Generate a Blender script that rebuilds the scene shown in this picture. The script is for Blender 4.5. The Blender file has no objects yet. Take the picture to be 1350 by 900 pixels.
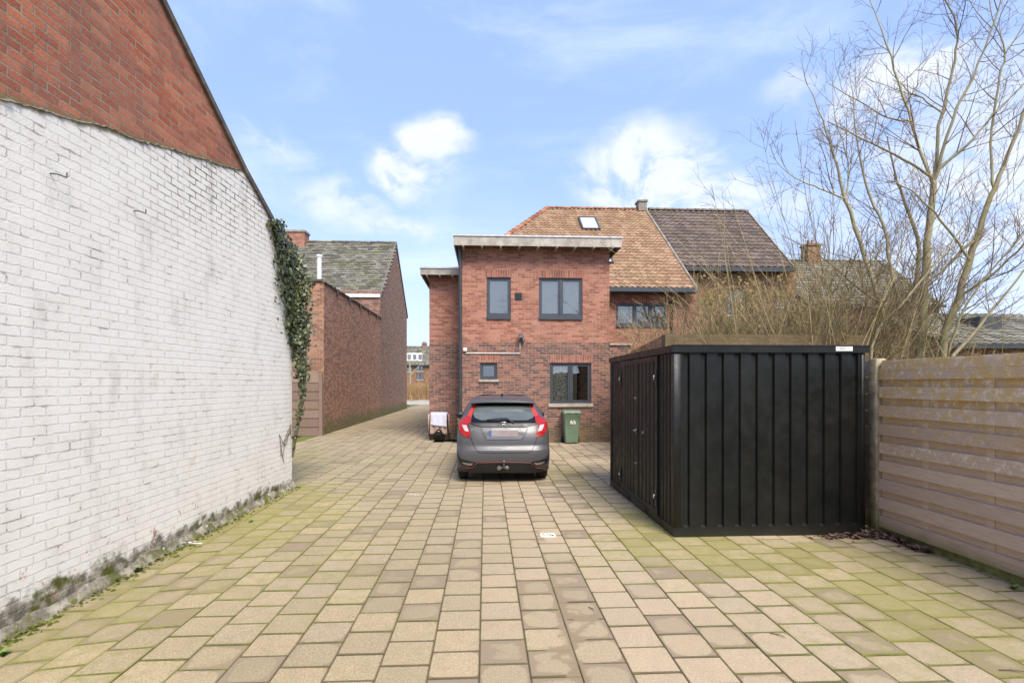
import bpy, math, random
from mathutils import Vector, Matrix, noise as mnoise
R = math.radians
random.seed(7)
rnd = random.random
def U(a, b): return a + (b - a) * random.random()

# ------------------------------------------------------------------ camera, sky, sun, exposure
sc = bpy.context.scene
F, CX, HY, CAMH, YAW = 693.0, 675.0, 505.5, 1.72, math.atan(35 / 693.0)
cam = bpy.data.objects.new('camera', bpy.data.cameras.new('camera'))
sc.collection.objects.link(cam); sc.camera = cam
cam.location = (0, 0, CAMH); cam.rotation_euler = (R(90), 0, -YAW)
cam.data.sensor_width = 36; cam.data.lens = F / 1350 * 36
cam.data.shift_y = (HY - 450) / 1350
cam.data.clip_start = .05; cam.data.clip_end = 2000
sc.render.resolution_x = 1024; sc.render.resolution_y = 682
sc.view_settings.view_transform = 'Standard'; sc.view_settings.look = 'None'
sc.view_settings.exposure = 0.97; sc.view_settings.gamma = 1
SUN_EL, SUN_AZ = 50, 160           # azimuth clockwise from +Y: behind the camera
SKY_STR, SUN_STR, SUN_ANG = 0.15, 3.0, 28

def ray(x, y):
    c, s = math.cos(YAW), math.sin(YAW)
    a, b = (x - CX) / F, 1.0
    return Vector((a * c + b * s, -a * s + b * c, (HY - y) / F))
CAMP = Vector((0, 0, CAMH))
def onY(x, y, Y):
    d = ray(x, y); return CAMP + d * (Y / d.y)
def onX(x, y, X):
    d = ray(x, y); return CAMP + d * (X / d.x)
def gnd(x, y, z=0.0):
    d = ray(x, y); return CAMP + d * ((z - CAMH) / d.z)
def dep(x, y, D): return CAMP + ray(x, y) * D

def lin(h):
    if isinstance(h, str):
        h = h.lstrip('#'); v = [int(h[i:i + 2], 16) / 255 for i in (0, 2, 4)]
    else: v = list(h)
    return tuple((c / 12.92 if c <= .04045 else ((c + .055) / 1.055) ** 2.4) for c in v) + (1,)

# node helpers
def nd(nt, t, ins=None, **at):
    n = nt.nodes.new(t)
    for k, v in at.items(): setattr(n, k, v)
    for k, v in (ins or {}).items(): put(nt, n.inputs[k], v)
    return n
def put(nt, sock, v):
    if isinstance(v, bpy.types.NodeSocket): nt.links.new(v, sock)
    elif v is not None:
        if hasattr(sock.default_value, '__len__') and not hasattr(v, '__len__'): v = (v,) * len(sock.default_value)
        if hasattr(sock.default_value, '__len__') and len(sock.default_value) == 3 and len(v) == 4: v = v[:3]
        sock.default_value = v
def mt(nt, op, a, b=None, c=None, clamp=False):
    n = nt.nodes.new('ShaderNodeMath'); n.operation = op; n.use_clamp = clamp
    for i, v in enumerate((a, b, c)):
        if v is not None: put(nt, n.inputs[i], v)
    return n.outputs[0]
def mx(nt, f, a, b, blend='MIX'):
    n = nt.nodes.new('ShaderNodeMix'); n.data_type = 'RGBA'; n.blend_type = blend
    put(nt, n.inputs[0], f); put(nt, n.inputs[6], a); put(nt, n.inputs[7], b)
    return n.outputs[2]
def ss(nt, x, lo, hi, a=0.0, b=1.0):
    n = nt.nodes.new('ShaderNodeMapRange'); n.interpolation_type = 'SMOOTHSTEP'
    put(nt, n.inputs[0], x); n.inputs[1].default_value = lo; n.inputs[2].default_value = hi
    n.inputs[3].default_value = a; n.inputs[4].default_value = b
    return n.outputs[0]
def noi(nt, vec, scale, detail=4, rough=.55, dist=0, dim='3D'):
    n = nt.nodes.new('ShaderNodeTexNoise'); n.noise_dimensions = dim
    put(nt, n.inputs['Vector'], vec); n.inputs['Scale'].default_value = scale
    n.inputs['Detail'].default_value = detail; n.inputs['Roughness'].default_value = rough
    n.inputs['Distortion'].default_value = dist
    return n.outputs[0]
def vm(nt, op, a, b=None):
    n = nt.nodes.new('ShaderNodeVectorMath'); n.operation = op
    put(nt, n.inputs[0], a)
    if b is not None: put(nt, n.inputs[1], b)
    return n
def sep(nt, v):
    n = nt.nodes.new('ShaderNodeSeparateXYZ'); put(nt, n.inputs[0], v); return n.outputs

# world: Nishita sky with scattered cumulus
w = bpy.data.worlds.new('World'); sc.world = w; w.use_nodes = True
nt = w.node_tree; nt.nodes.clear()
sky = nd(nt, 'ShaderNodeTexSky', sky_type='NISHITA', sun_disc=False, sun_elevation=R(SUN_EL), sun_rotation=R(SUN_AZ),
         air_density=1.0, dust_density=2.2, ozone_density=1.5, altitude=50)
tc = nd(nt, 'ShaderNodeTexCoord').outputs['Generated']
dirn = vm(nt, 'NORMALIZE', tc).outputs[0]
dz = sep(nt, dirn)[2]
warp = nd(nt, 'ShaderNodeTexNoise', {'Vector': dirn}); warp.inputs['Scale'].default_value = 6; warp.inputs['Detail'].default_value = 3; warp.inputs['Roughness'].default_value = .5
wv = vm(nt, 'SUBTRACT', warp.outputs['Color'], (.5, .5, .5)).outputs[0]
wv = vm(nt, 'SCALE', wv); wv.inputs[3].default_value = .11; dw = vm(nt, 'ADD', dirn, wv.outputs[0]).outputs[0]
blobs = [(862, 225, 75, 52, 1.0), (800, 238, 60, 34, .8), (930, 262, 80, 34, .8), (545, 228, 52, 30, .9), (572, 185, 46, 26, .9), (455, 262, 70, 28, .6),
         (525, 290, 90, 20, .6), (1190, 105, 60, 42, .8), (1150, 130, 60, 30, .7), (1035, 128, 34, 20, .45), (360, 190, 70, 26, .42), (1010, 275, 90, 30, .5),
         (1290, 250, 90, 40, .5), (330, 240, 70, 30, .3), (1180, 300, 120, 40, .45), (1320, 330, 100, 40, .5), (60, 120, 130, 60, .6), (-300, 100, 260, 120, .8), (1700, 160, 300, 150, .8)]
acc = None
for bx_, by_, rx, ry, st in blobs:
    c = ray(bx_, by_).normalized()
    dd = vm(nt, 'SUBTRACT', dw, tuple(c)).outputs[0]
    m = vm(nt, 'MULTIPLY', dd, (F / rx, F / (rx * 1.2), F / ry)).outputs[0]
    ln = vm(nt, 'LENGTH', m).outputs['Value']
    v = ss(nt, ln, 1.45, .2, 0, st)
    acc = v if acc is None else mt(nt, 'MAXIMUM', acc, v)
fine = noi(nt, vm(nt, 'MULTIPLY', dw, (1, 1, 1.5)).outputs[0], 12, 8, .6)
dens = mt(nt, 'MULTIPLY', acc, ss(nt, fine, .28, .58, .15, 1.3), clamp=True)
dens = ss(nt, dens, .08, 1.15, 0, .93)
wisp = noi(nt, vm(nt, 'MULTIPLY', dirn, (1, 1, 3.2)).outputs[0], 2.3, 7, .6, .4)
wisp = ss(nt, wisp, .45, .78, .0, .35)
haze = ss(nt, dz, .42, -.02, .0, .58)
skyc = mx(nt, .5, sky.outputs[0], (3.3, 4.75, 8.9, 1))            # milky spring air
skyc = mx(nt, haze, skyc, (5.2, 5.95, 7.6, 1))
skyc = mx(nt, wisp, skyc, (6.2, 6.7, 7.6, 1))
cl = mx(nt, ss(nt, fine, .3, .7), (4.6, 5.0, 5.9, 1), (5.6, 5.8, 6.2, 1))
skyc = mx(nt, dens, skyc, cl)
bg = nd(nt, 'ShaderNodeBackground', {'Color': skyc, 'Strength': SKY_STR * .66})
nt.links.new(bg.outputs[0], nd(nt, 'ShaderNodeOutputWorld').inputs[0])
SKYBG = bg
sun = bpy.data.objects.new('sun', bpy.data.lights.new('sun', 'SUN')); sc.collection.objects.link(sun)
sun.data.energy = SUN_STR; sun.data.angle = R(SUN_ANG); sun.data.color = (1, .93, .82)
sun.rotation_euler = (R(90 - SUN_EL), 0, R(180 - SUN_AZ)); sun.location = (0, -20, 30)

# ------------------------------------------------------------------ object helpers
COL = sc.collection
class MB:
    """collects faces (world or local metres); UVs are metric and follow each face"""
    def __init__(s): s.v = []; s.f = []; s.t = []; s.uv = []; s.sm = []
    def face(s, pts, tint=(.5, .5, .5), uv=None, sm=False):
        i = len(s.v); s.v += [Vector(p) for p in pts]
        s.f.append(tuple(range(i, i + len(pts)))); s.t.append(tint); s.uv.append(uv); s.sm.append(sm)
    def grid(s, rows, tint=(.5, .5, .5), close=False, sm=True, uvs=None):
        i = len(s.v); n = len(rows[0])
        for r in rows: s.v += [Vector(p) for p in r]
        for a in range(len(rows) - 1):
            for b in range(n if close else n - 1):
                b2 = (b + 1) % n
                s.f.append((i + a * n + b, i + a * n + b2, i + (a + 1) * n + b2, i + (a + 1) * n + b))
                s.t.append(tint); s.sm.append(sm)
                s.uv.append([uvs[a][b], uvs[a][b + 1], uvs[a + 1][b + 1], uvs[a + 1][b]] if uvs else None)
    def hexa(s, p, tint=(.5, .5, .5)):          # p: bottom 4 (ccw), top 4
        for q in ((3, 2, 1, 0), (4, 5, 6, 7), (0, 1, 5, 4), (1, 2, 6, 5), (2, 3, 7, 6), (3, 0, 4, 7)):
            s.face([p[k] for k in q], tint)
    def box(s, a, b, tint=(.5, .5, .5), rot=0, piv=None):
        x0, y0, z0 = a; x1, y1, z1 = b
        if x0 > x1: x0, x1 = x1, x0
        if y0 > y1: y0, y1 = y1, y0
        if z0 > z1: z0, z1 = z1, z0
        p = [Vector(q) for q in ((x0, y0, z0), (x1, y0, z0), (x1, y1, z0), (x0, y1, z0), (x0, y0, z1), (x1, y0, z1), (x1, y1, z1), (x0, y1, z1))]
        if rot:
            c = Vector(piv) if piv else sum(p, Vector()) / 8
            M = Matrix.Rotation(rot, 3, 'Z'); p = [M @ (q - c) + c for q in p]
        s.hexa(p, tint)
    def bbox(s, a, b, r, tint=(.5, .5, .5)):      # box with bevelled vertical edges and top/bottom
        x0, y0, z0 = a; x1, y1, z1 = b
        def ring(z, o, rr):
            X0, X1, Y0, Y1 = x0 + o, x1 - o, y0 + o, y1 - o; out = []
            for cx, cy, a0 in ((X1 - rr, Y1 - rr, 0), (X0 + rr, Y1 - rr, 90), (X0 + rr, Y0 + rr, 180), (X1 - rr, Y0 + rr, 270)):
                for k in range(3):
                    t = R(a0 + 45 * k); out.append((cx + rr * math.cos(t), cy + rr * math.sin(t), z))
            return out
        rows = [ring(z0, r * .8, r * .6), ring(z0 + r * .8, 0, r), ring(z1 - r * .8, 0, r), ring(z1, r * .8, r * .6)]
        s.grid(rows, tint, close=True, sm=True)
        s.face(list(reversed(rows[0])), tint); s.face(rows[-1], tint)
    def tube(s, pts, rad, n=6, tint=(.5, .5, .5), cap=True, sm=True):
        pts = [Vector(p) for p in pts]
        if not hasattr(rad, '__len__'): rad = [rad] * len(pts)
        rows = []; up = Vector((0.13, .21, .97)); prev = None
        for i, p in enumerate(pts):
            d = (pts[min(i + 1, len(pts) - 1)] - pts[max(i - 1, 0)])
            if d.length < 1e-9: d = Vector((0, 0, 1))
            d.normalize()
            if prev is None:
                a = d.orthogonal().normalized()
            else:
                a = prev - d * prev.dot(d)
                a = a.normalized() if a.length > 1e-6 else d.orthogonal().normalized()
            prev = a; b = d.cross(a)
            rows.append([p + (a * math.cos(2 * math.pi * k / n) + b * math.sin(2 * math.pi * k / n)) * rad[i] for k in range(n)])
        s.grid(rows, tint, close=True, sm=sm)
        if cap: s.face(list(reversed(rows[0])), tint); s.face(rows[-1], tint)
    def disc_cyl(s, c, axis, r, h, n=20, tint=(.5, .5, .5)):
        c = Vector(c); a = Vector(axis).normalized()
        s.tube([c - a * h / 2, c + a * h / 2], r, n, tint, sm=False)
    def build(s, name, m, parent=None, origin=None, world=True, shade=None):
        po = wloc(parent) if parent else Vector((0, 0, 0))
        o0 = Vector(origin) if origin is not None else (po if parent else Vector((0, 0, 0)))
        if not world: o0 = Vector((0, 0, 0))
        me = bpy.data.meshes.new(name)
        me.from_pydata([tuple(p - o0) for p in s.v], [], s.f)
        uvl = me.uv_layers.new(name='UVMap'); ca = me.color_attributes.new('tint', 'FLOAT_COLOR', 'CORNER')
        li = 0; uvd = [0.0] * (2 * len(me.loops)); cd = [1.0] * (4 * len(me.loops))
        for k, f in enumerate(s.f):
            t = s.t[k]; uv = s.uv[k]
            if uv is None:
                p = [s.v[i] for i in f]
                n = Vector((0, 0, 0))
                for q in range(len(p)): n += p[q].cross(p[(q + 1) % len(p)])
                n = n.normalized() if n.length > 1e-12 else Vector((0, 0, 1))
                if abs(n.z) > .999: tu, tv = Vector((1, 0, 0)), Vector((0, 1, 0))
                else:
                    tu = Vector((0, 0, 1)).cross(n).normalized(); tv = n.cross(tu)
                    if tv.z < 0: tv = -tv
                uv = [(q.dot(tu), q.dot(tv)) for q in p]
            for j in range(len(f)):
                uvd[2 * li], uvd[2 * li + 1] = uv[j]
                cd[4 * li:4 * li + 3] = list(t)[:3]; li += 1
        me.uv_layers[0].data.foreach_set('uv', uvd); me.color_attributes['tint'].data.foreach_set('color', cd)
        me.polygons.foreach_set('use_smooth', s.sm if shade is None else [shade] * len(s.f))
        me.materials.append(m)
        o = bpy.data.objects.new(name, me); COL.objects.link(o)
        if parent: o.parent = parent; o.location = o0 - po if world else (0, 0, 0)
        else: o.location = o0
        return o
def wloc(o):
    v = Vector(o.location); p = o.parent
    while p: v += Vector(p.location); p = p.parent
    return v
def tag(o, label, cat, group=None):
    o['label'] = label; o['category'] = cat
    if group: o['group'] = group
    return o
def thing(name, label, cat, loc, group=None):
    o = bpy.data.objects.new(name, None); COL.objects.link(o); o.location = loc; o.empty_display_size = .2
    return tag(o, label, cat, group)
def structure(o): o['kind'] = 'structure'; return o
def stuff(o, label, cat): o['kind'] = 'stuff'; return tag(o, label, cat)
def copy_tree(o, parent=None):
    c = o.copy(); COL.objects.link(c)
    if parent: c.parent = parent
    for ch in list(o.children): copy_tree(ch, c)
    return c

# ------------------------------------------------------------------ materials
def newmat(name):
    m = bpy.data.materials.new(name); m.use_nodes = True; nt = m.node_tree
    return m, nt, nt.nodes['Principled BSDF']
def bump(nt, b, h, strength=.5, dist=.01):
    n = nd(nt, 'ShaderNodeBump', {'Height': h, 'Strength': strength, 'Distance': dist}); nt.links.new(n.outputs[0], b.inputs['Normal'])
def plain(name, col, rough=.5, metal=0, var=.12, scale=8, bmp=0, spec=.5, coat=0):
    m, nt, b = newmat(name); P = nd(nt, 'ShaderNodeNewGeometry').outputs['Position']
    c = lin(col); n = noi(nt, P, scale, 6, .6); n2 = noi(nt, P, scale * .2, 3)
    f = mt(nt, 'ADD', mt(nt, 'MULTIPLY', n, .6), mt(nt, 'MULTIPLY', n2, .4))
    lo = tuple(x * (1 - var * 1.6) for x in c[:3]) + (1,); hi = tuple(min(1, x * (1 + var * 1.2)) for x in c[:3]) + (1,)
    put(nt, b.inputs['Base Color'], mx(nt, ss(nt, f, .3, .7), lo, hi))
    b.inputs['Roughness'].default_value = rough; b.inputs['Metallic'].default_value = metal
    b.inputs['Specular IOR Level'].default_value = spec; b.inputs['Coat Weight'].default_value = coat
    if coat: b.inputs['Coat Roughness'].default_value = .04
    if rough > .2: put(nt, b.inputs['Roughness'], ss(nt, n, .2, .8, rough - .08, min(1, rough + .1)))
    if bmp: bump(nt, b, noi(nt, P, scale * 5, 5), bmp, .004)
    return m
def brickmat(name, cols, mortar, low=None, split=None, bw=.21, rh=.0715, msz=.006, dirt=.35, patch=None, moss=0, mossz=0.4, rough=.85, vert=False, bstr=.6, off=.5):
    """cols: 3 srgb hex colours from dark to light; low: other set used below height split"""
    m, nt, b = newmat(name)
    uv = nd(nt, 'ShaderNodeUVMap').outputs[0]; P = nd(nt, 'ShaderNodeNewGeometry').outputs['Position']
    s3 = sep(nt, uv); u, v = s3[0], s3[1]
    wob = mt(nt, 'MULTIPLY', mt(nt, 'SUBTRACT', noi(nt, P, 2.2, 3), .5), .012)
    wob2 = mt(nt, 'MULTIPLY', mt(nt, 'SUBTRACT', noi(nt, P, 17, 3), .5), .016)
    vec = nd(nt, 'ShaderNodeCombineXYZ', {0: mt(nt, 'ADD', u, wob2), 1: mt(nt, 'ADD', mt(nt, 'ADD', v, wob), wob2)}).outputs[0]
    br = nd(nt, 'ShaderNodeTexBrick', {'Vector': vec, 'Color1': (0, 0, 0, 1), 'Color2': (1, 1, 1, 1), 'Mortar': (.5, .5, .5, 1), 'Scale': 1.0,
            'Mortar Size': mt(nt, 'MULTIPLY', ss(nt, noi(nt, P, 11, 4, .65), .3, .7, .55, 1.35), msz), 'Mortar Smooth': .35, 'Bias': 0.0, 'Brick Width': bw, 'Row Height': rh}, offset=off, offset_frequency=2, squash=1)
    rv = br.outputs['Color']; fac = br.outputs['Fac']
    rs = sep(nt, rv)[0]
    # second random from brick cell
    def ramp(cs):
        n = nd(nt, 'ShaderNodeValToRGB', {0: rs}); e = n.color_ramp.elements
        e[0].position = .12; e[0].color = lin(cs[0]); e[1].position = .92; e[1].color = lin(cs[2]); x = e.new(.5); x.color = lin(cs[1])
        return n.outputs[0]
    c = ramp(cols)
    if low:
        c2 = ramp(low); edge = mt(nt, 'ADD', v, mt(nt, 'MULTIPLY', wob, 0.0))
        c = mx(nt, mt(nt, 'GREATER_THAN', edge, split), c2, c)
    big = noi(nt, P, .55, 5, .6); med = noi(nt, P, 3.5, 6, .65); fin = noi(nt, P, 60, 4, .6)
    c = mx(nt, ss(nt, fin, .3, .75, 0, .35), c, (.6, .6, .6, 1), 'MULTIPLY')
    mot = noi(nt, P, 19, 5, .7); c = mx(nt, ss(nt, mot, .5, .7, 0, .45), c, (.55, .52, .5, 1), 'MULTIPLY'); c = mx(nt, ss(nt, mot, .5, .3, 0, .22), c, lin('#c9a48c'))
    c = mx(nt, fac, c, mx(nt, ss(nt, med, .3, .7), lin(mortar), tuple(x * .62 for x in lin(mortar)[:3]) + (1,)))
    c = mx(nt, mt(nt, 'MULTIPLY', ss(nt, big, .42, .75), dirt), c, mx(nt, .6, c, (.16, .14, .12, 1)))
    c = mx(nt, mt(nt, 'MULTIPLY', ss(nt, med, .58, .8), dirt * .8), c, mx(nt, .5, c, (.55, .5, .45, 1)))
    if moss:
        g = mt(nt, 'MULTIPLY', ss(nt, mt(nt, 'ADD', v, mt(nt, 'MULTIPLY', med, -.8)), mossz, mossz - .5), moss)
        c = mx(nt, g, c, (.09, .11, .035, 1))
    if patch: c = patch(nt, c, u, v, P, fac, med, big, fin)
    put(nt, b.inputs['Base Color'], c); b.inputs['Roughness'].default_value = rough; b.inputs['Specular IOR Level'].default_value = .25
    h = mt(nt, 'SUBTRACT', mt(nt, 'ADD', mt(nt, 'MULTIPLY', fin, .35), mt(nt, 'MULTIPLY', rs, .25)), mt(nt, 'MULTIPLY', fac, 1.0))
    bump(nt, b, h, bstr, .012)
    return m
def tintmat(name, cols, rough=.8, moss=None, mossc='#6a6a2c', spec=.3, scale=6, bmp=.3, lichen=0, metal=0):
    """colour picked by the per-piece tint (red channel)"""
    m, nt, b = newmat(name); P = nd(nt, 'ShaderNodeNewGeometry').outputs['Position']
    at = nd(nt, 'ShaderNodeVertexColor', layer_name='tint').outputs[0]
    rs = sep(nt, at)
    n = nd(nt, 'ShaderNodeValToRGB', {0: rs[0]}); e = n.color_ramp.elements
    e[0].position = .05; e[0].color = lin(cols[0]); e[1].position = .95; e[1].color = lin(cols[-1])
    for k, cc in enumerate(cols[1:-1]):
        x = e.new((k + 1) / (len(cols) - 1)); x.color = lin(cc)
    c = n.outputs[0]
    f = noi(nt, P, scale * 5, 5, .6); g = noi(nt, P, scale * .35, 5, .65)
    c = mx(nt, ss(nt, f, .35, .75, 0, .5), c, (.62, .6, .58, 1), 'MULTIPLY')
    if lichen: c = mx(nt, mt(nt, 'MULTIPLY', ss(nt, noi(nt, P, scale * 3, 5, .7), .58, .7), lichen), c, lin('#c9bf9a'))
    if moss: c = mx(nt, mt(nt, 'MULTIPLY', ss(nt, g, .48, .66), moss), c, lin(mossc))
    put(nt, b.inputs['Base Color'], c); b.inputs['Roughness'].default_value = rough; b.inputs['Specular IOR Level'].default_value = spec
    b.inputs['Metallic'].default_value = metal
    if bmp: bump(nt, b, f, bmp, .006)
    return m
def glassmat(name, tint=(.9, .93, .93), refl=.32, rough=.02):
    m, nt, b = newmat(name); nt.nodes.remove(b)
    lw = nd(nt, 'ShaderNodeLayerWeight', {'Blend': .25})
    P = nd(nt, 'ShaderNodeNewGeometry').outputs['Position']
    bm = nd(nt, 'ShaderNodeBump', {'Height': noi(nt, P, 2.5, 2), 'Strength': .08, 'Distance': .02})
    g = nd(nt, 'ShaderNodeBsdfGlossy', {'Roughness': rough, 'Color': (.92, .95, .97, 1), 'Normal': bm.outputs[0]}); t = nd(nt, 'ShaderNodeBsdfTransparent', {'Color': tint + (1,)})
    f = mt(nt, 'ADD', mt(nt, 'MULTIPLY', lw.outputs['Fresnel'], .7), refl, clamp=True)
    ms = nd(nt, 'ShaderNodeMixShader', {0: f, 1: t.outputs[0], 2: g.outputs[0]})
    nt.links.new(ms.outputs[0], nt.nodes['Material Output'].inputs[0])
    return m

M = {}
M['house_brick'] = brickmat('house_brick', ['#8b5746', '#a16855', '#b07a65'], '#ab9c8c', low=['#604946', '#7d574b', '#95695a'], split=2.93, dirt=.3, moss=.35, mossz=.35)
M['rear_brick'] = brickmat('rear_brick', ['#8a5445', '#a06553', '#ad7462'], '#a39385', dirt=.35)
M['lintel_brick'] = brickmat('lintel_brick', ['#7f4f42', '#955c4b', '#a26b5a'], '#b5a696', bw=.071, rh=.4, off=0, dirt=.2)
M['old_brick'] = brickmat('old_brick', ['#6a4d42', '#8a6556', '#9c7867'], '#a39480', dirt=.5, moss=.8, mossz=.25)
M['annex_brick'] = brickmat('annex_brick', ['#7b5344', '#98694f', '#ab7e66'], '#b0a18d', dirt=.5, moss=.7, mossz=.3)
M['garden_brick'] = brickmat('garden_brick', ['#8a6044', '#a07254', '#ad8468'], '#a89a80', dirt=.5)
def rmoss(nt, c, u, v, P, fac, med, big, fin):
    return mx(nt, mt(nt, 'MULTIPLY', ss(nt, mt(nt, 'ADD', v, mt(nt, 'MULTIPLY', med, .5)), 2.5, 2.85), .7), c, lin('#5d5238'))
M['moss_brick'] = brickmat('moss_brick', ['#6a5444', '#7a614c', '#8a7058'], '#7c705c', dirt=.5, patch=rmoss)
M['neighbour_brick'] = brickmat('neighbour_brick', ['#6a4a38', '#8b6248', '#a07a5c'], '#9c8a74', dirt=.5)
M['wood_fascia'] = plain('wood_fascia', '#a29b90', .75, var=.25, scale=5, bmp=.4)
M['metal_trim'] = plain('metal_trim', '#c4c4c0', .35, .6, var=.08)
M['anthracite'] = plain('anthracite', '#3b4147', .42, var=.1, scale=12)
M['dark_metal'] = plain('dark_metal', '#34373a', .4, var=.15)
M['glass'] = glassmat('glass', (.8, .8, .76), refl=.16)
M['dark_glass'] = glassmat('dark_glass', (.45, .48, .48), refl=.2)
M['blind'] = plain('blind', '#928f83', .8, var=.06, scale=2)
M['room'] = plain('room', '#26241f', .9, var=.3, scale=1.5)
M['stone_sill'] = plain('stone_sill', '#a39a8b', .8, var=.2, scale=9, bmp=.3)
M['pantile'] = tintmat('pantile', ['#84664f', '#8f7057', '#99795f', '#a3866a'], .85, moss=.3, mossc='#8d7f58', lichen=.45, scale=3)
M['dark_tile'] = tintmat('dark_tile', ['#54483f', '#5f5248', '#685a50', '#726459'], .6, moss=.1, lichen=.12, scale=3)
M['slate'] = tintmat('slate', ['#55524a', '#6b675c', '#79756a', '#8b8678'], .85, moss=.5, mossc='#5b5c38', lichen=.35, scale=3)
M['ridge'] = tintmat('ridge', ['#7e4f3e', '#a0674e', '#b3836a'], .85, moss=.3, scale=4)
M['white_paint'] = plain('white_paint', '#d8d6d0', .6, var=.08)
M['black_paint'] = plain('black_paint', '#16170f', .38, var=.25, scale=7, spec=.5)
M['rubber'] = plain('rubber', '#17181a', .8, var=.2, bmp=.3)
M['chrome'] = plain('chrome', '#d6d6d4', .16, 1, var=.04)
M['steel'] = plain('steel', '#b2b2ae', .3, .9, var=.1)
M['plastic_black'] = plain('plastic_black', '#18191a', .45, var=.15)
M['concrete'] = plain('concrete', '#9a9180', .9, var=.3, scale=9, bmp=.5)
M['mortar'] = plain('mortar', '#8e867a', .95, var=.4, scale=14, bmp=.8)

# ------------------------------------------------------------------ ground
# big earth sheet
m, nt, b = newmat('earth'); P = nd(nt, 'ShaderNodeNewGeometry').outputs['Position']
c = mx(nt, ss(nt, noi(nt, P, .6, 6), .35, .65), lin('#5e5641'), lin('#6f7045')); put(nt, b.inputs['Base Color'], c); b.inputs['Roughness'].default_value = 1
M['earth'] = m
g = MB(); g.face([(-600, -60, -.14), (600, -60, -.14), (600, 1500, -.14), (-600, 1500, -.14)])
structure(g.build('ground', M['earth']))

WVP = 668.0
Wc = gnd(385, 643)                                  # far corner of the white wall at the ground
ca, sa = math.cos(YAW), math.sin(YAW)
_a = (WVP - CX) / F; WD = Vector((_a * ca + sa, -_a * sa + ca, 0)).normalized()   # direction along the white wall
WN = Vector((WD.y, -WD.x, 0))                       # out of the wall, towards the yard
def onW(x, y):                                      # pixel -> (s along wall, z)
    d = ray(x, y); t = (Wc - CAMP).dot(WN) / d.dot(WN); p = CAMP + d * t
    return (p - Wc).dot(WD), p.z
def gz(x, y):                                       # slight fall of the yard towards the white wall's near end
    p = Vector((x, y, 0)); dw_ = (p - Wc).dot(WN)
    k = max(0, min(1, (1.3 - dw_) / 1.3)); q = max(0, min(1, (8.0 - y) / 4.5))
    return -.085 * k * k * (3 - 2 * k) * q
SH_N = gnd(888, 707.8); SH_F = gnd(809, 639.5)
FA = CAMP + ray(1160, HY) * (F * CAMH / 196.5); FA.z = 0
fd = F * CAMH / 196.5 * (1160 - 632) / (1350 - 632); FB = CAMP + ray(1350, HY) * fd; FB.z = 0
FDIR = (FB - FA).normalized()
def gauss(x, y, cx, cy, sx, sy): return math.exp(-((x - cx) / sx) ** 2 - ((y - cy) / sy) ** 2)
def mossf(x, y):
    v = .1 + .6 * mnoise.noise(Vector((x * .7, y * .45, 3))) * .5
    v += 1.25 * gauss(x, y, SH_N.x - .05, SH_N.y - .1, .4, .8) + .55 * gauss(x, y, SH_N.x + .6, SH_N.y - .5, 1.1, .6)
    v += .45 * gauss(x, y, SH_N.x - .4, 9, .7, 3.5)
    v += .55 * gauss(x, y, 3.6, 4.2, 1.4, 1.5)
    v += .6 * gauss(x, y, -4.6, 11.5, 1.0, 3.2)
    v += .5 * gauss(x, y, -2.9, 7.5, 1.1, 3.5)
    dw_ = (Vector((x, y, 0)) - Wc).dot(WN)
    if y < 9: v += .4 * math.exp(-max(0, dw_) / .3) + .12 * math.exp(-max(0, dw_) / 1.2)
    v += .2 * gauss(x, y, -1.7, 5, 1.5, 3) + .3 * gauss(x, y, 2.6, 3.6, 1.2, 1.0)
    return max(0, min(1, v))
PAV = MB(); PT = .303
rnd_tiles = random.Random(11)
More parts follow.
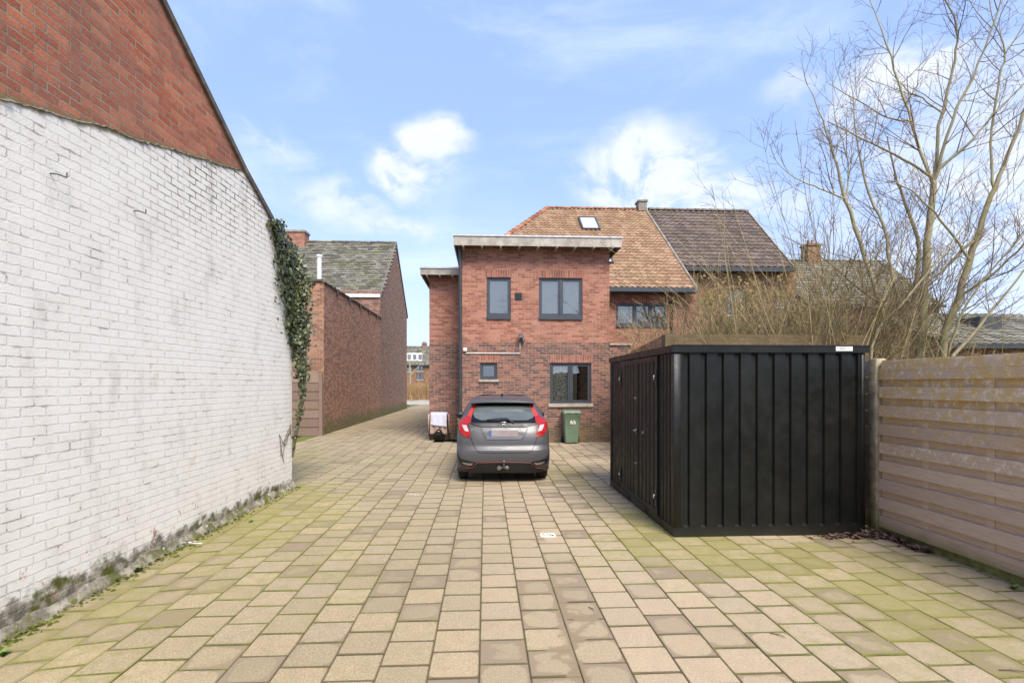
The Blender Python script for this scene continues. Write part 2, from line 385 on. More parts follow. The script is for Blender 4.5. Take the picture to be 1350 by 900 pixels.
def tile(x0, y0, x1, y1, jx=0, fine=True):
    cx, cy = (x0 + x1) / 2, (y0 + y1) / 2
    r = rnd_tiles.random(); d = rnd_tiles.random() ** 2.2
    k = max(0, 1 - abs(cx - (.55 + .02 * cy)) / 1.5) * (1 if cy < 7 else .3)
    if abs(cx - .72) < .3 and 3 < cy < 5.2: d = max(d, .35 + .45 * rnd_tiles.random())
    dw_ = (Vector((cx, cy, 0)) - Wc).dot(WN)
    if dw_ < .9 and cy < 9: d = max(d, .75 * (1 - dw_ / .9) + .3 * rnd_tiles.random()); 
    ms = mossf(cx, cy) * (.7 + .6 * rnd_tiles.random())
    z = gz(cx, cy) + rnd_tiles.uniform(-.0022, .0022)
    a, b_ = rnd_tiles.uniform(-.007, .007) + (gz(cx + .05, cy) - gz(cx - .05, cy)) * 10, rnd_tiles.uniform(-.007, .007) + (gz(cx, cy + .05) - gz(cx, cy - .05)) * 10
    rot = rnd_tiles.uniform(-.006, .006)
    def Z(x, y): return z + a * (x - cx) + b_ * (y - cy)
    g_ = .003; bv = .005
    def pt(x, y, dz):
        dx, dy = x - cx, y - cy
        return (cx + dx - rot * dy, cy + dy + rot * dx, Z(x, y) + dz)
    X0, X1, Y0, Y1 = x0 + g_, x1 - g_, y0 + g_, y1 - g_
    o = [(X0, Y0), (X1, Y0), (X1, Y1), (X0, Y1)]; i = [(X0 + bv, Y0 + bv), (X1 - bv, Y0 + bv), (X1 - bv, Y1 - bv), (X0 + bv, Y1 - bv)]
    q = bv / (x1 - x0)
    uo = [(0, 0), (1, 0), (1, 1), (0, 1)]; ui = [(q, q), (1 - q, q), (1 - q, 1 - q), (q, 1 - q)]
    t = (r, min(1, d), min(1, ms))
    PAV.face([pt(*p, 0) for p in i], t, ui)
    if fine:
        for k in range(4):
            k2 = (k + 1) % 4
            PAV.face([pt(*o[k], -.0045), pt(*o[k2], -.0045), pt(*i[k2], 0), pt(*i[k], 0)], t, [uo[k], uo[k2], ui[k2], ui[k]])
            PAV.face([pt(*o[k], -.02), pt(*o[k2], -.02), pt(*o[k2], -.0045), pt(*o[k], -.0045)], t, [uo[k], uo[k2], uo[k2], uo[k]])
HF_Y = gnd(700, 583).y            # rear facade plane of the brick house
OWX = -5.42
col = 0; x = -7.2
lx = onY(631, 505, 2.9).x - 0.303 * 24
x = lx
while x < 5.4:
    offy = (col % 2) * PT / 2 + rnd_tiles.uniform(-.03, .03)
    y = .5 + offy
    while y < 44:
        cx, cy = x + PT / 2, y + PT / 2
        ok = True
        if cy > HF_Y + .2 and (cx > -1.6 or cx < OWX - .2): ok = False
        if cy < 9 and (Vector((cx, cy, 0)) - Wc).dot(WN) < -.35: ok = False
        if cx > FA.x + .4 and cy < 12: ok = False
        if cx < -6.0: ok = False
        if ok: tile(x, y, x + PT, y + PT, fine=cy < 20)
        y += PT
    x += PT; col += 1
m, nt, b = newmat('paving'); P = nd(nt, 'ShaderNodeNewGeometry').outputs['Position']
at = sep(nt, nd(nt, 'ShaderNodeVertexColor', layer_name='tint').outputs[0]); tr, td, tm = at[0], at[1], at[2]
uv = nd(nt, 'ShaderNodeUVMap').outputs[0]; us = sep(nt, uv); px = sep(nt, P)
n = nd(nt, 'ShaderNodeValToRGB', {0: tr}); e = n.color_ramp.elements
e[0].position = 0; e[0].color = lin('#998a6e'); e[1].position = 1; e[1].color = lin('#a89675')
for p_, c_ in ((.25, '#a09070'), (.5, '#a99876'), (.75, '#9f8f76')): q = e.new(p_); q.color = lin(c_)
c = n.outputs[0]
grain = noi(nt, P, 260, 3, .7); med = noi(nt, P, 9, 6, .65); big = noi(nt, P, 1.1, 5, .6); mid2 = noi(nt, P, 28, 5, .7)
c = mx(nt, ss(nt, grain, .25, .8, 0, .55), c, (.55, .54, .52, 1), 'MULTIPLY')
c = mx(nt, ss(nt, grain, .62, .8, 0, .35), c, lin('#d8cdb4'))
c = mx(nt, ss(nt, med, .4, .75, 0, .5), c, lin('#877a66'))
c = mx(nt, ss(nt, big, .5, .72, 0, .4), c, lin('#80735c')); gr2 = noi(nt, P, 75, 4, .75); c = mx(nt, ss(nt, gr2, .5, .72, 0, .8), c, lin('#6f6350')); c = mx(nt, ss(nt, gr2, .5, .3, 0, .5), c, lin('#cdc2a8'))
c = mx(nt, ss(nt, noi(nt, P, 150, 2, .5), .7, .76, 0, .5), c, lin('#5c5244'))
c = mx(nt, mt(nt, 'MULTIPLY', ss(nt, mt(nt, 'ADD', px[0], mt(nt, 'MULTIPLY', big, 2.2)), .3, 2.2), .3), c, lin('#bfaa94'))
c = mx(nt, mt(nt, 'MULTIPLY', ss(nt, td, .25, .9), .45), c, lin('#82765f'))
# dirt left where water stands: corners and rims of a paver
ax = mt(nt, 'ABSOLUTE', mt(nt, 'SUBTRACT', us[0], .5)); ay = mt(nt, 'ABSOLUTE', mt(nt, 'SUBTRACT', us[1], .5))
rr = mt(nt, 'ADD', mt(nt, 'POWER', mt(nt, 'MULTIPLY', ax, 2), 3.5), mt(nt, 'POWER', mt(nt, 'MULTIPLY', ay, 2), 3.5))
low = noi(nt, P, 3.2, 3, .5)
dv = mt(nt, 'ADD', mt(nt, 'ADD', rr, mt(nt, 'MULTIPLY', td, 1.7)), mt(nt, 'ADD', mt(nt, 'MULTIPLY', low, 2.1), mt(nt, 'MULTIPLY', mid2, .7)))
dm = ss(nt, dv, 2.9, 3.15)
c = mx(nt, mt(nt, 'MULTIPLY', dm, .78), c, mx(nt, grain, lin('#6e5f50'), lin('#94836f')))
rim = ss(nt, mt(nt, 'ADD', mt(nt, 'MAXIMUM', ax, ay), mt(nt, 'MULTIPLY', mid2, .02)), .478, .503)
c = mx(nt, mt(nt, 'MULTIPLY', rim, .55), c, mx(nt, ss(nt, tm, .12, .4), lin('#6a5c44'), lin('#545c22')))
rimy = ss(nt, mt(nt, 'ADD', ay, mt(nt, 'MULTIPLY', mid2, .03)), .468, .497); c = mx(nt, mt(nt, 'MULTIPLY', rimy, .85), c, mx(nt, ss(nt, tm, .12, .4), lin('#4f4432'), lin('#434a1a')))
# sand washed along the yard drain line
A = gnd(716, 705); B = gnd(775, 905); sl = (B.x - A.x) / (B.y - A.y)
off = mt(nt, 'SUBTRACT', px[0], mt(nt, 'ADD', mt(nt, 'MULTIPLY', mt(nt, 'SUBTRACT', px[1], A.y), sl), A.x))
off = mt(nt, 'ABSOLUTE', mt(nt, 'ADD', off, mt(nt, 'MULTIPLY', mt(nt, 'SUBTRACT', noi(nt, P, 1.7, 4, .6), .5), .95)))
wid = mt(nt, 'ADD', mt(nt, 'MULTIPLY', mt(nt, 'SUBTRACT', rr, .7), -.045), mt(nt, 'MULTIPLY', mid2, -.05))
sm_ = ss(nt, mt(nt, 'ADD', off, wid), .055, .0)
sm_ = mt(nt, 'MULTIPLY', sm_, mt(nt, 'MULTIPLY', ss(nt, px[1], A.y + .35, A.y + .1), ss(nt, px[1], 2.2, 2.9)))
sm_ = mt(nt, 'MULTIPLY', sm_, mt(nt, 'MAXIMUM', ss(nt, px[1], 5.0, 4.0), ss(nt, px[1], 5.6, 5.8)))
c = mx(nt, mt(nt, 'MULTIPLY', sm_, .85), c, mx(nt, grain, lin('#6f604c'), lin('#94826a')))
# moss and algae
mm = mt(nt, 'ADD', mt(nt, 'MULTIPLY', tm, .95), mt(nt, 'ADD', mt(nt, 'ADD', mt(nt, 'MULTIPLY', mt(nt, 'SUBTRACT', med, .5), 1.3), mt(nt, 'MULTIPLY', mt(nt, 'SUBTRACT', mid2, .5), .9)), mt(nt, 'MULTIPLY', rr, .16)))
mf = ss(nt, mm, .26, 1.1, 0, .95)
c = mx(nt, mt(nt, 'MULTIPLY', mf, .72), c, mx(nt, mid2, lin('#6c6a30'), lin('#908b4a')))
wallrow = ss(nt, mm, .62, 1.1, 0, .6); 
put(nt, b.inputs['Base Color'], c); b.inputs['Roughness'].default_value = .88; b.inputs['Specular IOR Level'].default_value = .3
bump(nt, b, mt(nt, 'ADD', mt(nt, 'MULTIPLY', grain, .5), mt(nt, 'MULTIPLY', mid2, .6)), .55, .004)
M['paving'] = m
structure(PAV.build('pavement', M['paving'], origin=(0, 0, 0)))
# joint sand
m, nt, b = newmat('joint_sand'); P = nd(nt, 'ShaderNodeNewGeometry').outputs['Position']
px = sep(nt, P)
c = mx(nt, ss(nt, noi(nt, P, 40, 4), .3, .7), lin('#463a2c'), lin('#6b5a44'))
gm = ss(nt, mt(nt, 'ADD', noi(nt, P, 1.3, 4), mt(nt, 'MULTIPLY', mt(nt, 'ABSOLUTE', px[0]), .05)), .5, .68)
c = mx(nt, gm, c, lin('#5c6420')); put(nt, b.inputs['Base Color'], c); b.inputs['Roughness'].default_value = 1
M['joint'] = m
g = MB(); rows = []
for i in range(60):
    rows.append([(-7.5 + j * .25, .2 + i * .26, -.010 + gz(-7.5 + j * .25, .2 + i * .26)) for j in range(60)])
g.grid(rows)
g.face([(-6, 15.54, -.0085), (-1.6, 15.54, -.0085), (-1.6, 46, -.0085), (-6, 46, -.0085)])
structure(g.build('paving_bed', M['joint']))
# street beyond the driveway
M['asphalt'] = plain('asphalt', '#a39c90', .9, var=.12, scale=3)
g = MB(); g.box((-40, 44, -.05), (30, 52, .0))
structure(g.build('street', M['asphalt']))
g = MB(); g.box((-40, 52, -.05), (30, 52.15, .12)); g.box((-40, 52.15, -.05), (30, 54, .1))
structure(g.build('kerb', M['concrete']))

# ------------------------------------------------------------------ wall helper
def wallface(mb, p0, du, length, z0, z1, holes=(), depth=.12, n=None, tint=(.5, .5, .5)):
    """vertical face from p0 along du with rectangular holes (u0,u1,z0,z1); n = outward normal"""
    p0 = Vector(p0); du = Vector(du).normalized(); n = Vector(n)
    us_ = sorted({0, length, *[h[0] for h in holes], *[h[1] for h in holes]}); zs = sorted({z0, z1, *[h[2] for h in holes], *[h[3] for h in holes]})
    P_ = lambda u, z, d=0: Vector((p0.x + du.x * u - n.x * d, p0.y + du.y * u - n.y * d, z))
    for a in range(len(us_) - 1):
        for b_ in range(len(zs) - 1):
            uc, zc = (us_[a] + us_[a + 1]) / 2, (zs[b_] + zs[b_ + 1]) / 2
            if any(h[0] < uc < h[1] and h[2] < zc < h[3] for h in holes): continue
            q = [P_(us_[a], zs[b_]), P_(us_[a + 1], zs[b_]), P_(us_[a + 1], zs[b_ + 1]), P_(us_[a], zs[b_ + 1])]
            if (q[1] - q[0]).cross(q[3] - q[0]).dot(n) < 0: q.reverse()
            mb.face(q, tint)
    for h in holes:
        c_ = [(h[0], h[2]), (h[1], h[2]), (h[1], h[3]), (h[0], h[3])]
        for k in range(4):
            a, b_ = c_[k], c_[(k + 1) % 4]
            mb.face([P_(*a), P_(*a, depth), P_(*b_, depth), P_(*b_)], tint)

def window(parent, Y, x0, x1, z0, z1, lay, sill=None, rec=.09, inner=None, label=None):
    """framed window in a wall facing -Y. lay = list of pane widths (fractions)"""
    t = .05; yf = Y + rec - .05
    f = MB()
    f.box((x0, yf, z0), (x0 + t, yf + .07, z1)); f.box((x1 - t, yf, z0), (x1, yf + .07, z1))
    f.box((x0 + t, yf, z0), (x1 - t, yf + .07, z0 + t)); f.box((x0 + t, yf, z1 - t), (x1 - t, yf + .07, z1))
    ws = x1 - x0 - 2 * t; xs = [x0 + t]
    for q in lay: xs.append(xs[-1] + q * ws)
    for q in xs[1:-1]: f.box((q - .03, yf - .008, z0 + t), (q + .03, yf + .06, z1 - t))
    sub = []
    for k in range(len(lay)):
        a, b_ = xs[k], xs[k + 1]
        if k > 0: a += .03
        if k < len(lay) - 1: b_ -= .03
        s_ = .045
        f.box((a, yf + .012, z0 + t), (a + s_, yf + .055, z1 - t)); f.box((b_ - s_, yf + .012, z0 + t), (b_, yf + .055, z1 - t))
        f.box((a + s_, yf + .012, z0 + t), (b_ - s_, yf + .055, z0 + t + s_)); f.box((a + s_, yf + .012, z1 - t - s_), (b_ - s_, yf + .055, z1 - t))
        sub.append((a + s_, b_ - s_, z0 + t + s_, z1 - t - s_))
    w_ = f.build('window', M['anthracite'], parent, origin=((x0 + x1) / 2, Y, z0))
    if label: w_['label'] = label
    for a, b_, c_, d_ in sub:
        p = MB(); p.box((a - .004, yf + .03, c_ - .004), (b_ + .004, yf + .038, d_ + .004)); p.build('pane', M['glass'], w_)
    if sill:
        s_ = MB(); sm_, ov, hh = sill
        s_.box((x0 - ov, Y - .05, z0 - hh), (x1 + ov, Y + rec - .052, z0 - .001)); s_.build('sill', M[sm_], w_)
    if inner: inner(w_, sub, yf)
    return w_
def blinds(kind):
    def f(w_, sub, yf):
        for k, (a, b_, c_, d_) in enumerate(sub):
            kk = kind[k % len(kind)]
            if kk == 'b':
                p = MB(); zz = (c_ + d_) / 2
                p.box((a - .03, yf + .075, zz + .006), (b_ + .03, yf + .085, d_ + .04)); p.box((a - .03, yf + .08, c_ - .04), (b_ + .03, yf + .09, zz + .02))
                p.build('blind', M['blind'], w_)
            elif kk == 'l':
                p = MB(); rows = []
                for i in range(12):
                    rows.append([(a - .02 + (b_ - a + .04) * j / 40, yf + .058 + .01 * math.sin(j * .9), c_ - .04 + (d_ - c_ + .08) * i / 11) for j in range(41)])
                p.grid(rows); p.build('curtain', M['lace'], w_)
            elif kk == 'd':
                p = MB(); rows = []
                for i in range(4):
                    rows.append([(a - .02 + .16 * j / 12, yf + .12 + .02 * math.sin(j * 1.3), c_ - .04 + (d_ - c_ + .08) * i / 3) for j in range(13)])
                p.grid(rows); p.build('curtain', M['drape'], w_)
        xs0 = min(s[0] for s in sub) - .04; xs1 = max(s[1] for s in sub) + .04; z0 = sub[0][2] - .045; z1 = sub[0][3] + .045
        r = MB(); y0, y1 = yf + .14, yf + 1.4
        r.face([(xs0 - .3, y1, z0 - .1), (xs1 + .3, y1, z0 - .1), (xs1 + .3, y1, z1), (xs0 - .3, y1, z1)])
        r.face([(xs0, y0, z0), (xs0, y0, z1), (xs0 - .3, y1, z1), (xs0 - .3, y1, z0 - .1)]); r.face([(xs1, y0, z0), (xs1, y0, z1), (xs1 + .3, y1, z1), (xs1 + .3, y1, z0 - .1)])
        r.face([(xs0, y0, z1), (xs1, y0, z1), (xs1 + .3, y1, z1), (xs0 - .3, y1, z1)]); r.face([(xs0, y0, z0), (xs1, y0, z0), (xs1 + .3, y1, z0 - .1), (xs0 - .3, y1, z0 - .1)])
        r.build('interior', M['room'], w_)
    return f
m, nt, b = newmat('lace'); P = nd(nt, 'ShaderNodeNewGeometry').outputs['Position']
vo = nd(nt, 'ShaderNodeTexVoronoi', {'Vector': P, 'Scale': 14.0}, feature='DISTANCE_TO_EDGE')
put(nt, b.inputs['Base Color'], mx(nt, ss(nt, vo.outputs['Distance'], .03, .12), lin('#f0f0ea'), lin('#8f979e'))); b.inputs['Roughness'].default_value = .9
M['lace'] = m; M['drape'] = plain('drape', '#8d8a80', .9)

# tiled roof
def tiled(mb, O, Ud, Vd, inside, ul, vl, tw, ch, amp, step, rr, seg=5, prof='wave', mossy=0):
    Ud = Vector(Ud).normalized(); Vd = Vector(Vd).normalized(); N = Ud.cross(Vd).normalized()
    if N.z < 0: N = -N
    O = Vector(O)
    nu, nv = int(ul / tw) + 1, int(vl / ch) + 1
    for j in range(nv):
        for i in range(nu):
            u0, v0 = i * tw + (tw / 2 if (prof == 'flat' and j % 2) else 0), j * ch
            if not inside(u0 + tw / 2, v0 + ch / 2): continue
            t = rr.random(); jz = rr.uniform(-.004, .004); ju = rr.uniform(-.004, .004)
            lo, hi, und = [], [], []
            sg = seg if prof == 'wave' else 1
            for k in range(sg + 1):
                fx = k / sg
                if prof == 'wave': h = amp * (math.sin(fx * 2 * math.pi) * .5 + .5) 
                else: h = 0
                uu = u0 + fx * tw * (1.0 if prof == 'wave' else .96) + ju
                lo.append(O + Ud * uu + Vd * (v0 - .02 + (rr.uniform(-.006, .006) if prof == 'flat' else 0)) + N * (h + step + jz))
                hi.append(O + Ud * uu + Vd * (v0 + ch + .01) + N * (h + jz * .5))
                und.append(O + Ud * uu + Vd * (v0 - .02) + N * (h + jz - .012))
            mb.grid([und, lo], (t * .6, 0, 0), sm=False); mb.grid([lo, hi], (t, 0, 0), sm=(prof == 'wave'))
def roofdeck(mb, pts):
    mb.face(pts, (.2, .2, .2))
def ridgecaps(mb, a, b, r=.11, L=.36, tilt=0, rr=random):
    a, b = Vector(a), Vector(b); d = b - a; n = max(1, int(d.length / L)); d = d / n
    side = Vector((0, 0, 1)).cross(d).normalized(); up = d.normalized().cross(side); up = up if up.z > 0 else -up
    for k in range(n):
        p, q = a + d * k, a + d * (k + 1.08); t = rr.random(); rows = []
        for pp, s in ((p, 1.12), (q, .95)):
            rows.append([pp + side * r * s * math.cos(R(10 + 160 * j / 6)) + up * (r * s * math.sin(R(10 + 160 * j / 6)) - .04) for j in range(7)])
        mb.grid(rows, (t, 0, 0)); 
        mb.face(rows[0], (t, 0, 0), sm=False)

# ------------------------------------------------------------------ the brick house at the back
HX0 = onY(605, 500, HF_Y).x; HX1 = onY(803.5, 500, HF_Y).x
zroof = onY(700, 325, HF_Y).z
Y2 = HF_Y + 4.0                      # wall of the rear range under the pantiles
LY = HF_Y + 1.0                      # set back left part
LX0 = onY(566, 480, LY).x
house = thing('brick_house', 'red brick house with flat roofed two storey rear wing and orange pantile roof', 'house', ((HX0 + HX1) / 2, HF_Y, 0))
hb = MB()
def hole(x0, y0, x1, y1, Y):
    a, b_ = onY(x0, y0, Y), onY(x1, y1, Y); return a.x, b_.x, b_.z, a.z
W1 = hole(641.5, 366, 673.5, 421.5, HF_Y); W2 = hole(710.5, 366, 768, 421.5, HF_Y)
W3 = hole(633, 478, 655.5, 500, HF_Y); W4 = hole(725, 478, 779.5, 531.5, HF_Y)
# keep heads level
def lvl(w_, z0, z1): return (w_[0], w_[1], z0, z1)
W1 = lvl(W1, W2[2], W2[3]); W3 = lvl(W3, W3[2], W4[3])
VX = hole(679, 386.5, 688, 395.5, HF_Y)
hs = [(w_[0] - HX0, w_[1] - HX0, w_[2], w_[3]) for w_ in (W1, W2, W3, W4, VX)]
wallface(hb, (HX0, HF_Y, 0), (1, 0, 0), HX1 - HX0, 0, zroof, hs, .11, (0, -1, 0))
GX1 = onY(832, 500, HF_Y).x; gzt = onY(820, 455, HF_Y).z
wallface(hb, (HX1, HF_Y, 0), (1, 0, 0), GX1 - HX1, 0, gzt, (), .1, (0, -1, 0))
hb.face([(GX1, HF_Y, 0), (GX1, Y2, 0), (GX1, Y2, gzt), (GX1, HF_Y, gzt)])
hb.face([(HX1, HF_Y, gzt), (HX1, Y2, gzt), (HX1, Y2, zroof), (HX1, HF_Y, zroof)])
hb.face([(HX0, HF_Y, 0), (HX0, LY, 0), (HX0, LY, zroof), (HX0, HF_Y, zroof)])
zl = onY(585, 361, LY).z
hb.face([(HX0, LY, zl), (HX0, Y2 + 3, zl), (HX0, Y2 + 3, zroof), (HX0, LY, zroof)])
wallface(hb, (LX0, LY, 0), (1, 0, 0), HX0 - LX0 , 0, zl, (), .1, (0, -1, 0))
hb.face([(LX0, LY, 0), (LX0, Y2 + 8, 0), (LX0, Y2 + 8, zl), (LX0, LY, zl)])
hb.build('rear_wall', M['house_brick'], house)
# stone coping strip on the low annexe corner
g = MB(); g.box((HX1 + .005, HF_Y - .05, gzt + .002), (GX1 + .05, Y2, gzt + .06)); g.build('coping', M['stone_sill'], house)
# windows
window(house, HF_Y, *W1[:2], W1[2] + .09, W1[3], [1], ('anthracite', 0, .09), inner=blinds('b'), label='narrow upper window with pale blind')
window(house, HF_Y, *W2[:2], W2[2] + .09, W2[3], [.5, .5], ('anthracite', 0, .09), inner=blinds('bb'), label='upper two-light window with pale blinds')
window(house, HF_Y, *W3, [1], ('stone_sill', .04, .07), inner=blinds('n'), label='small square ground floor window')
window(house, HF_Y, *W4, [.5, .5], ('stone_sill', .05, .1), inner=blinds('ld'), label='ground floor window with patterned curtain in its left light')
for w_ in (W1, W2, W3, W4):
    l = MB(); l.box((w_[0] - .05, HF_Y - .004, w_[3]), (w_[1] + .05, HF_Y + .1, w_[3] + .215)); l.build('lintel', M['lintel_brick'], house)
# vent grille
g = MB(); g.box((VX[0] - .01, HF_Y - .01, VX[2] - .01), (VX[1] + .01, HF_Y + .03, VX[3] + .01))
for k in range(7):
    z = VX[2] + .01 + (VX[3] - VX[2] - .02) * k / 6; g.box((VX[0] + .01, HF_Y - .022, z - .006), (VX[1] - .01, HF_Y - .012, z + .006))
g.build('vent_grille', M['dark_metal'], house)
# flat roofs
def flatroof(x0, x1, y0, y1, zt, zb, name='flat_roof'):
    g = MB(); n = int((x1 - x0) / .55) + 1
    g.box((x0, y0, zb), (x1, y0 + .03, zt - .045)); g.box((x0, y0 + .03, zb), (x0 + .03, y1, zt - .045)); g.box((x1 - .03, y0 + .03, zb), (x1, y1, zt - .045))
    for k in range(n):                                     # board joints and brackets
        xx = x0 + (x1 - x0) * (k + .5) / n
        g.box((xx - .012, y0 - .008, zb - .035), (xx + .012, y0 - .001, zb + .06)); g.box((xx - .035, y0 + .05, zb - .03), (xx + .035, y1, zb + .1))
    r = g.build(name, M['wood_fascia'], house)
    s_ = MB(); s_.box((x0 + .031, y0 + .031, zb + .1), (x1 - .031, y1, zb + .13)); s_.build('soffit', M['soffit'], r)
    t = MB(); t.box((x0 - .02, y0 - .025, zt - .043), (x1 + .02, y1, zt)); t.build('roof_edge', M['metal_trim'], r)
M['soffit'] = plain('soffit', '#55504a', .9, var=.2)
FY = HF_Y - .42
fl, fr = onY(598, 318, FY), onY(820, 318, FY); zt, zb = onY(710, 310.5, FY).z, onY(710, 324.5, FY).z
flatroof(fl.x, fr.x, FY, Y2 - .4, zt, zb)
FY2 = LY - .38; fl2 = onY(554, 355, FY2)
zt2, zb2 = onY(580, 352, FY2).z, onY(580, 362, FY2).z
flatroof(fl2.x, HX0 - .03, FY2, Y2 + 7, zt2, zb2, 'flat_roof')
# down pipe
pp = onY(606.8, 500, HF_Y - .09)
g = MB(); g.tube([(pp.x, HF_Y - .09, zb - .02), (pp.x, HF_Y - .09, .02)], .05, 12)
for z in (.6, 2.45, 4.4): g.tube([(pp.x, HF_Y - .09, z), (pp.x, HF_Y - .09, z + .06)], .06, 12)
g.build('downpipe', M['dark_metal'], house)
# lamp + conduit
lp = onY(688, 445, HF_Y)
g = MB(); g.tube([(lp.x, HF_Y, lp.z), (lp.x, HF_Y - .09, lp.z + .01)], .035, 10); g.box((lp.x - .1, HF_Y - .2, lp.z - .03), (lp.x + .02, HF_Y - .08, lp.z + .09)); 
lo_ = g.build('security_lamp', M['dark_metal'], house)
g = MB(); g.box((lp.x - .09, HF_Y - .207, lp.z - .015), (lp.x + .01, HF_Y - .2005, lp.z + .075)); g.build('lamp_glass', M['glass'], lo_)
g = MB(); g.tube([(lp.x + .03, HF_Y - .06, lp.z - .12), (lp.x + .03, HF_Y - .06, lp.z - .04), (lp.x + .02, HF_Y - .02, lp.z)], [.05, .045, .03], 10); g.build('sensor', M['dark_metal'], lo_)
cp = onY(614, 465.5, HF_Y); c2 = onY(685.5, 465.5, HF_Y)
g = MB(); g.tube([(cp.x, HF_Y - .02, cp.z), (c2.x, HF_Y - .02, cp.z), (c2.x, HF_Y - .02, onY(685, 452, HF_Y).z)], .014, 8); g.build('conduit', M['white_paint'], house)
bp = onY(613, 461, HF_Y)
g = MB(); g.bbox((bp.x - .05, HF_Y - .07, bp.z - .05), (bp.x + .06, HF_Y - .001, bp.z + .05), .01); g.build('junction_box', M['white_paint'], house)
# rear range wall
W5 = hole(812, 400, 880, 431, Y2)
ZE = onY(860, 382, Y2 - .45).z; RX1 = onY(918, 400, Y2).x
hb = MB(); wallface(hb, (HX1 - .5, Y2, 0), (1, 0, 0), RX1 - HX1 + .5, 0, ZE - .02, [(W5[0] - HX1 + .5, W5[1] - HX1 + .5, W5[2], W5[3])], .11, (0, -1, 0))
hb.face([(RX1, Y2, 0), (RX1, Y2 + 1.9, 0), (RX1, Y2 + 1.9, ZE + .9), (RX1, Y2, ZE - .02)])
hb.build('range_wall', M['rear_brick'], house)
window(house, Y2, W5[0], W5[1], W5[2] + .05, W5[3], [.36, .32, .32], ('anthracite', .01, .06), inner=blinds('bbb'), label='three-light upper window under the pantile eaves')
l = MB(); l.box((W5[0] - .1, Y2 - .004, W5[3] + .003), (W5[1] + .1, Y2 + .1, W5[3] + .215)); l.build('lintel', M['lintel_brick'], house)
# pantile roof
EY = Y2 - .4
ev = onY(919, 380, EY); XV = ev.x; rdg = onX(852, 277, XV); RY, RZ = rdg.y, rdg.z; EZ = ev.z
sl_ = math.hypot(RY - EY, RZ - EZ); Vd = Vector((0, RY - EY, RZ - EZ)).normalized()
XH = onY(722, 277, RY).x
EXL = XH - (XH - onY(680, 308, EY + (RY - EY) * .66).x) / .34 * 1.0     # hip foot
rr = random.Random(5); g = MB()
roofdeck(g, [(EXL, EY, EZ - .03), (XV, EY, EZ - .03), (XV, RY, RZ - .03), (XH, RY, RZ - .03)])
roofdeck(g, [(EXL, EY, EZ - .03), (XH, RY, RZ - .03), (EXL, 2 * RY - EY, EZ - .03)])
roofdeck(g, [(XH, RY, RZ - .03), (XV, RY, RZ - .03), (XV, 2 * RY - EY, EZ - .03), (EXL, 2 * RY - EY, EZ - .03)])
tiled(g, (EXL, EY, EZ), (1, 0, 0), Vd, lambda u, v: v < sl_ and u > (XH - EXL) * v / sl_ and u < XV - EXL, XV - EXL, sl_, .205, .27, .045, .03, rr)
ro = g.build('pantile_roof', M['pantile'], house)
g = MB(); ridgecaps(g, (XH, RY, RZ + .02), (XV, RY, RZ + .02), .12); ridgecaps(g, (EXL, EY, EZ + .03), (XH, RY, RZ + .05), .12); g.build('ridge', M['ridge'], ro)
g = MB(); g.tube([(XV - .03, EY - .02, EZ + .03), (XV - .03, RY, RZ + .05)], .05, 5); g.build('verge', M['mortar'], ro)
def skylight(x0, x1, v0, v1, deckO, parent, glass='sky_pane'):
    O = Vector(deckO); N = Vector((0, -Vd.z, Vd.y))
    def q(x, v, h): return Vector((x, O.y, O.z)) + Vd * v + N * h
    f = MB(); w_ = .07
    for a, b_, c_, d_ in ((x0, x1, v0, v0 + w_), (x0, x1, v1 - w_, v1), (x0, x0 + w_, v0 + w_, v1 - w_), (x1 - w_, x1, v0 + w_, v1 - w_)):
        f.hexa([q(a, c_, 0), q(b_, c_, 0), q(b_, d_, 0), q(a, d_, 0), q(a, c_, .12), q(b_, c_, .12), q(b_, d_, .12), q(a, d_, .12)])
    o = f.build('skylight', M['anthracite'], parent)
    p = MB(); p.hexa([q(x0 + w_, v0 + w_, .05), q(x1 - w_, v0 + w_, .05), q(x1 - w_, v1 - w_, .05), q(x0 + w_, v1 - w_, .05), q(x0 + w_, v0 + w_, .09), q(x1 - w_, v0 + w_, .09), q(x1 - w_, v1 - w_, .09), q(x0 + w_, v1 - w_, .09)])
    p.build('pane', M[glass], o)
M['sky_pane'] = plain('sky_pane', '#c3cacb', .08, var=.03)
def roofpt(x, y):            # pixel on the rear roof plane
    d = ray(x, y); n = Vector((0, -Vd.z, Vd.y)); t = (Vector((0, EY, EZ)) - CAMP).dot(n) / d.dot(n); p = CAMP + d * t
    return p.x, (p - Vector((p.x, EY, EZ))).length
a = roofpt(764, 288.5); b_ = roofpt(790, 304.5); skylight(a[0] - .08, b_[0] + .05, b_[1], a[1], (0, EY, EZ), ro)
a = roofpt(802, 339); b_ = roofpt(809, 349); skylight(a[0] - .3, b_[0], b_[1], a[1], (0, EY, EZ), ro)
# gutter and pipe
g = MB(); gx0 = HX1 + .02
g.box((gx0, EY - .14, EZ - .16), (XV + .05, EY - .125, EZ + .0)); g.box((gx0, EY - .125, EZ - .16), (XV + .05, EY + .35, EZ - .14)); g.box((XV + .036, EY - .124, EZ - .139), (XV + .05, EY + .02, EZ))
g.build('gutter', M['anthracite'], house)
dp = onY(886, 410, Y2 - .07)
g = MB(); g.tube([(dp.x, EY - .05, EZ - .14), (dp.x, EY - .0, EZ - .3), (dp.x, Y2 - .07, EZ - .45), (dp.x, Y2 - .07, 1)], .045, 10); g.build('downpipe', M['dark_metal'], house)
cpx = onY(845, 270, RY)
g = MB(); g.box((cpx.x - .18, RY - .25, RZ - .1), (cpx.x + .22, RY + .25, cpx.z + .08)); g.box((cpx.x - .22, RY - .3, cpx.z + .081), (cpx.x + .26, RY + .3, cpx.z + .15)); g.build('chimney', M['mortar'], ro)

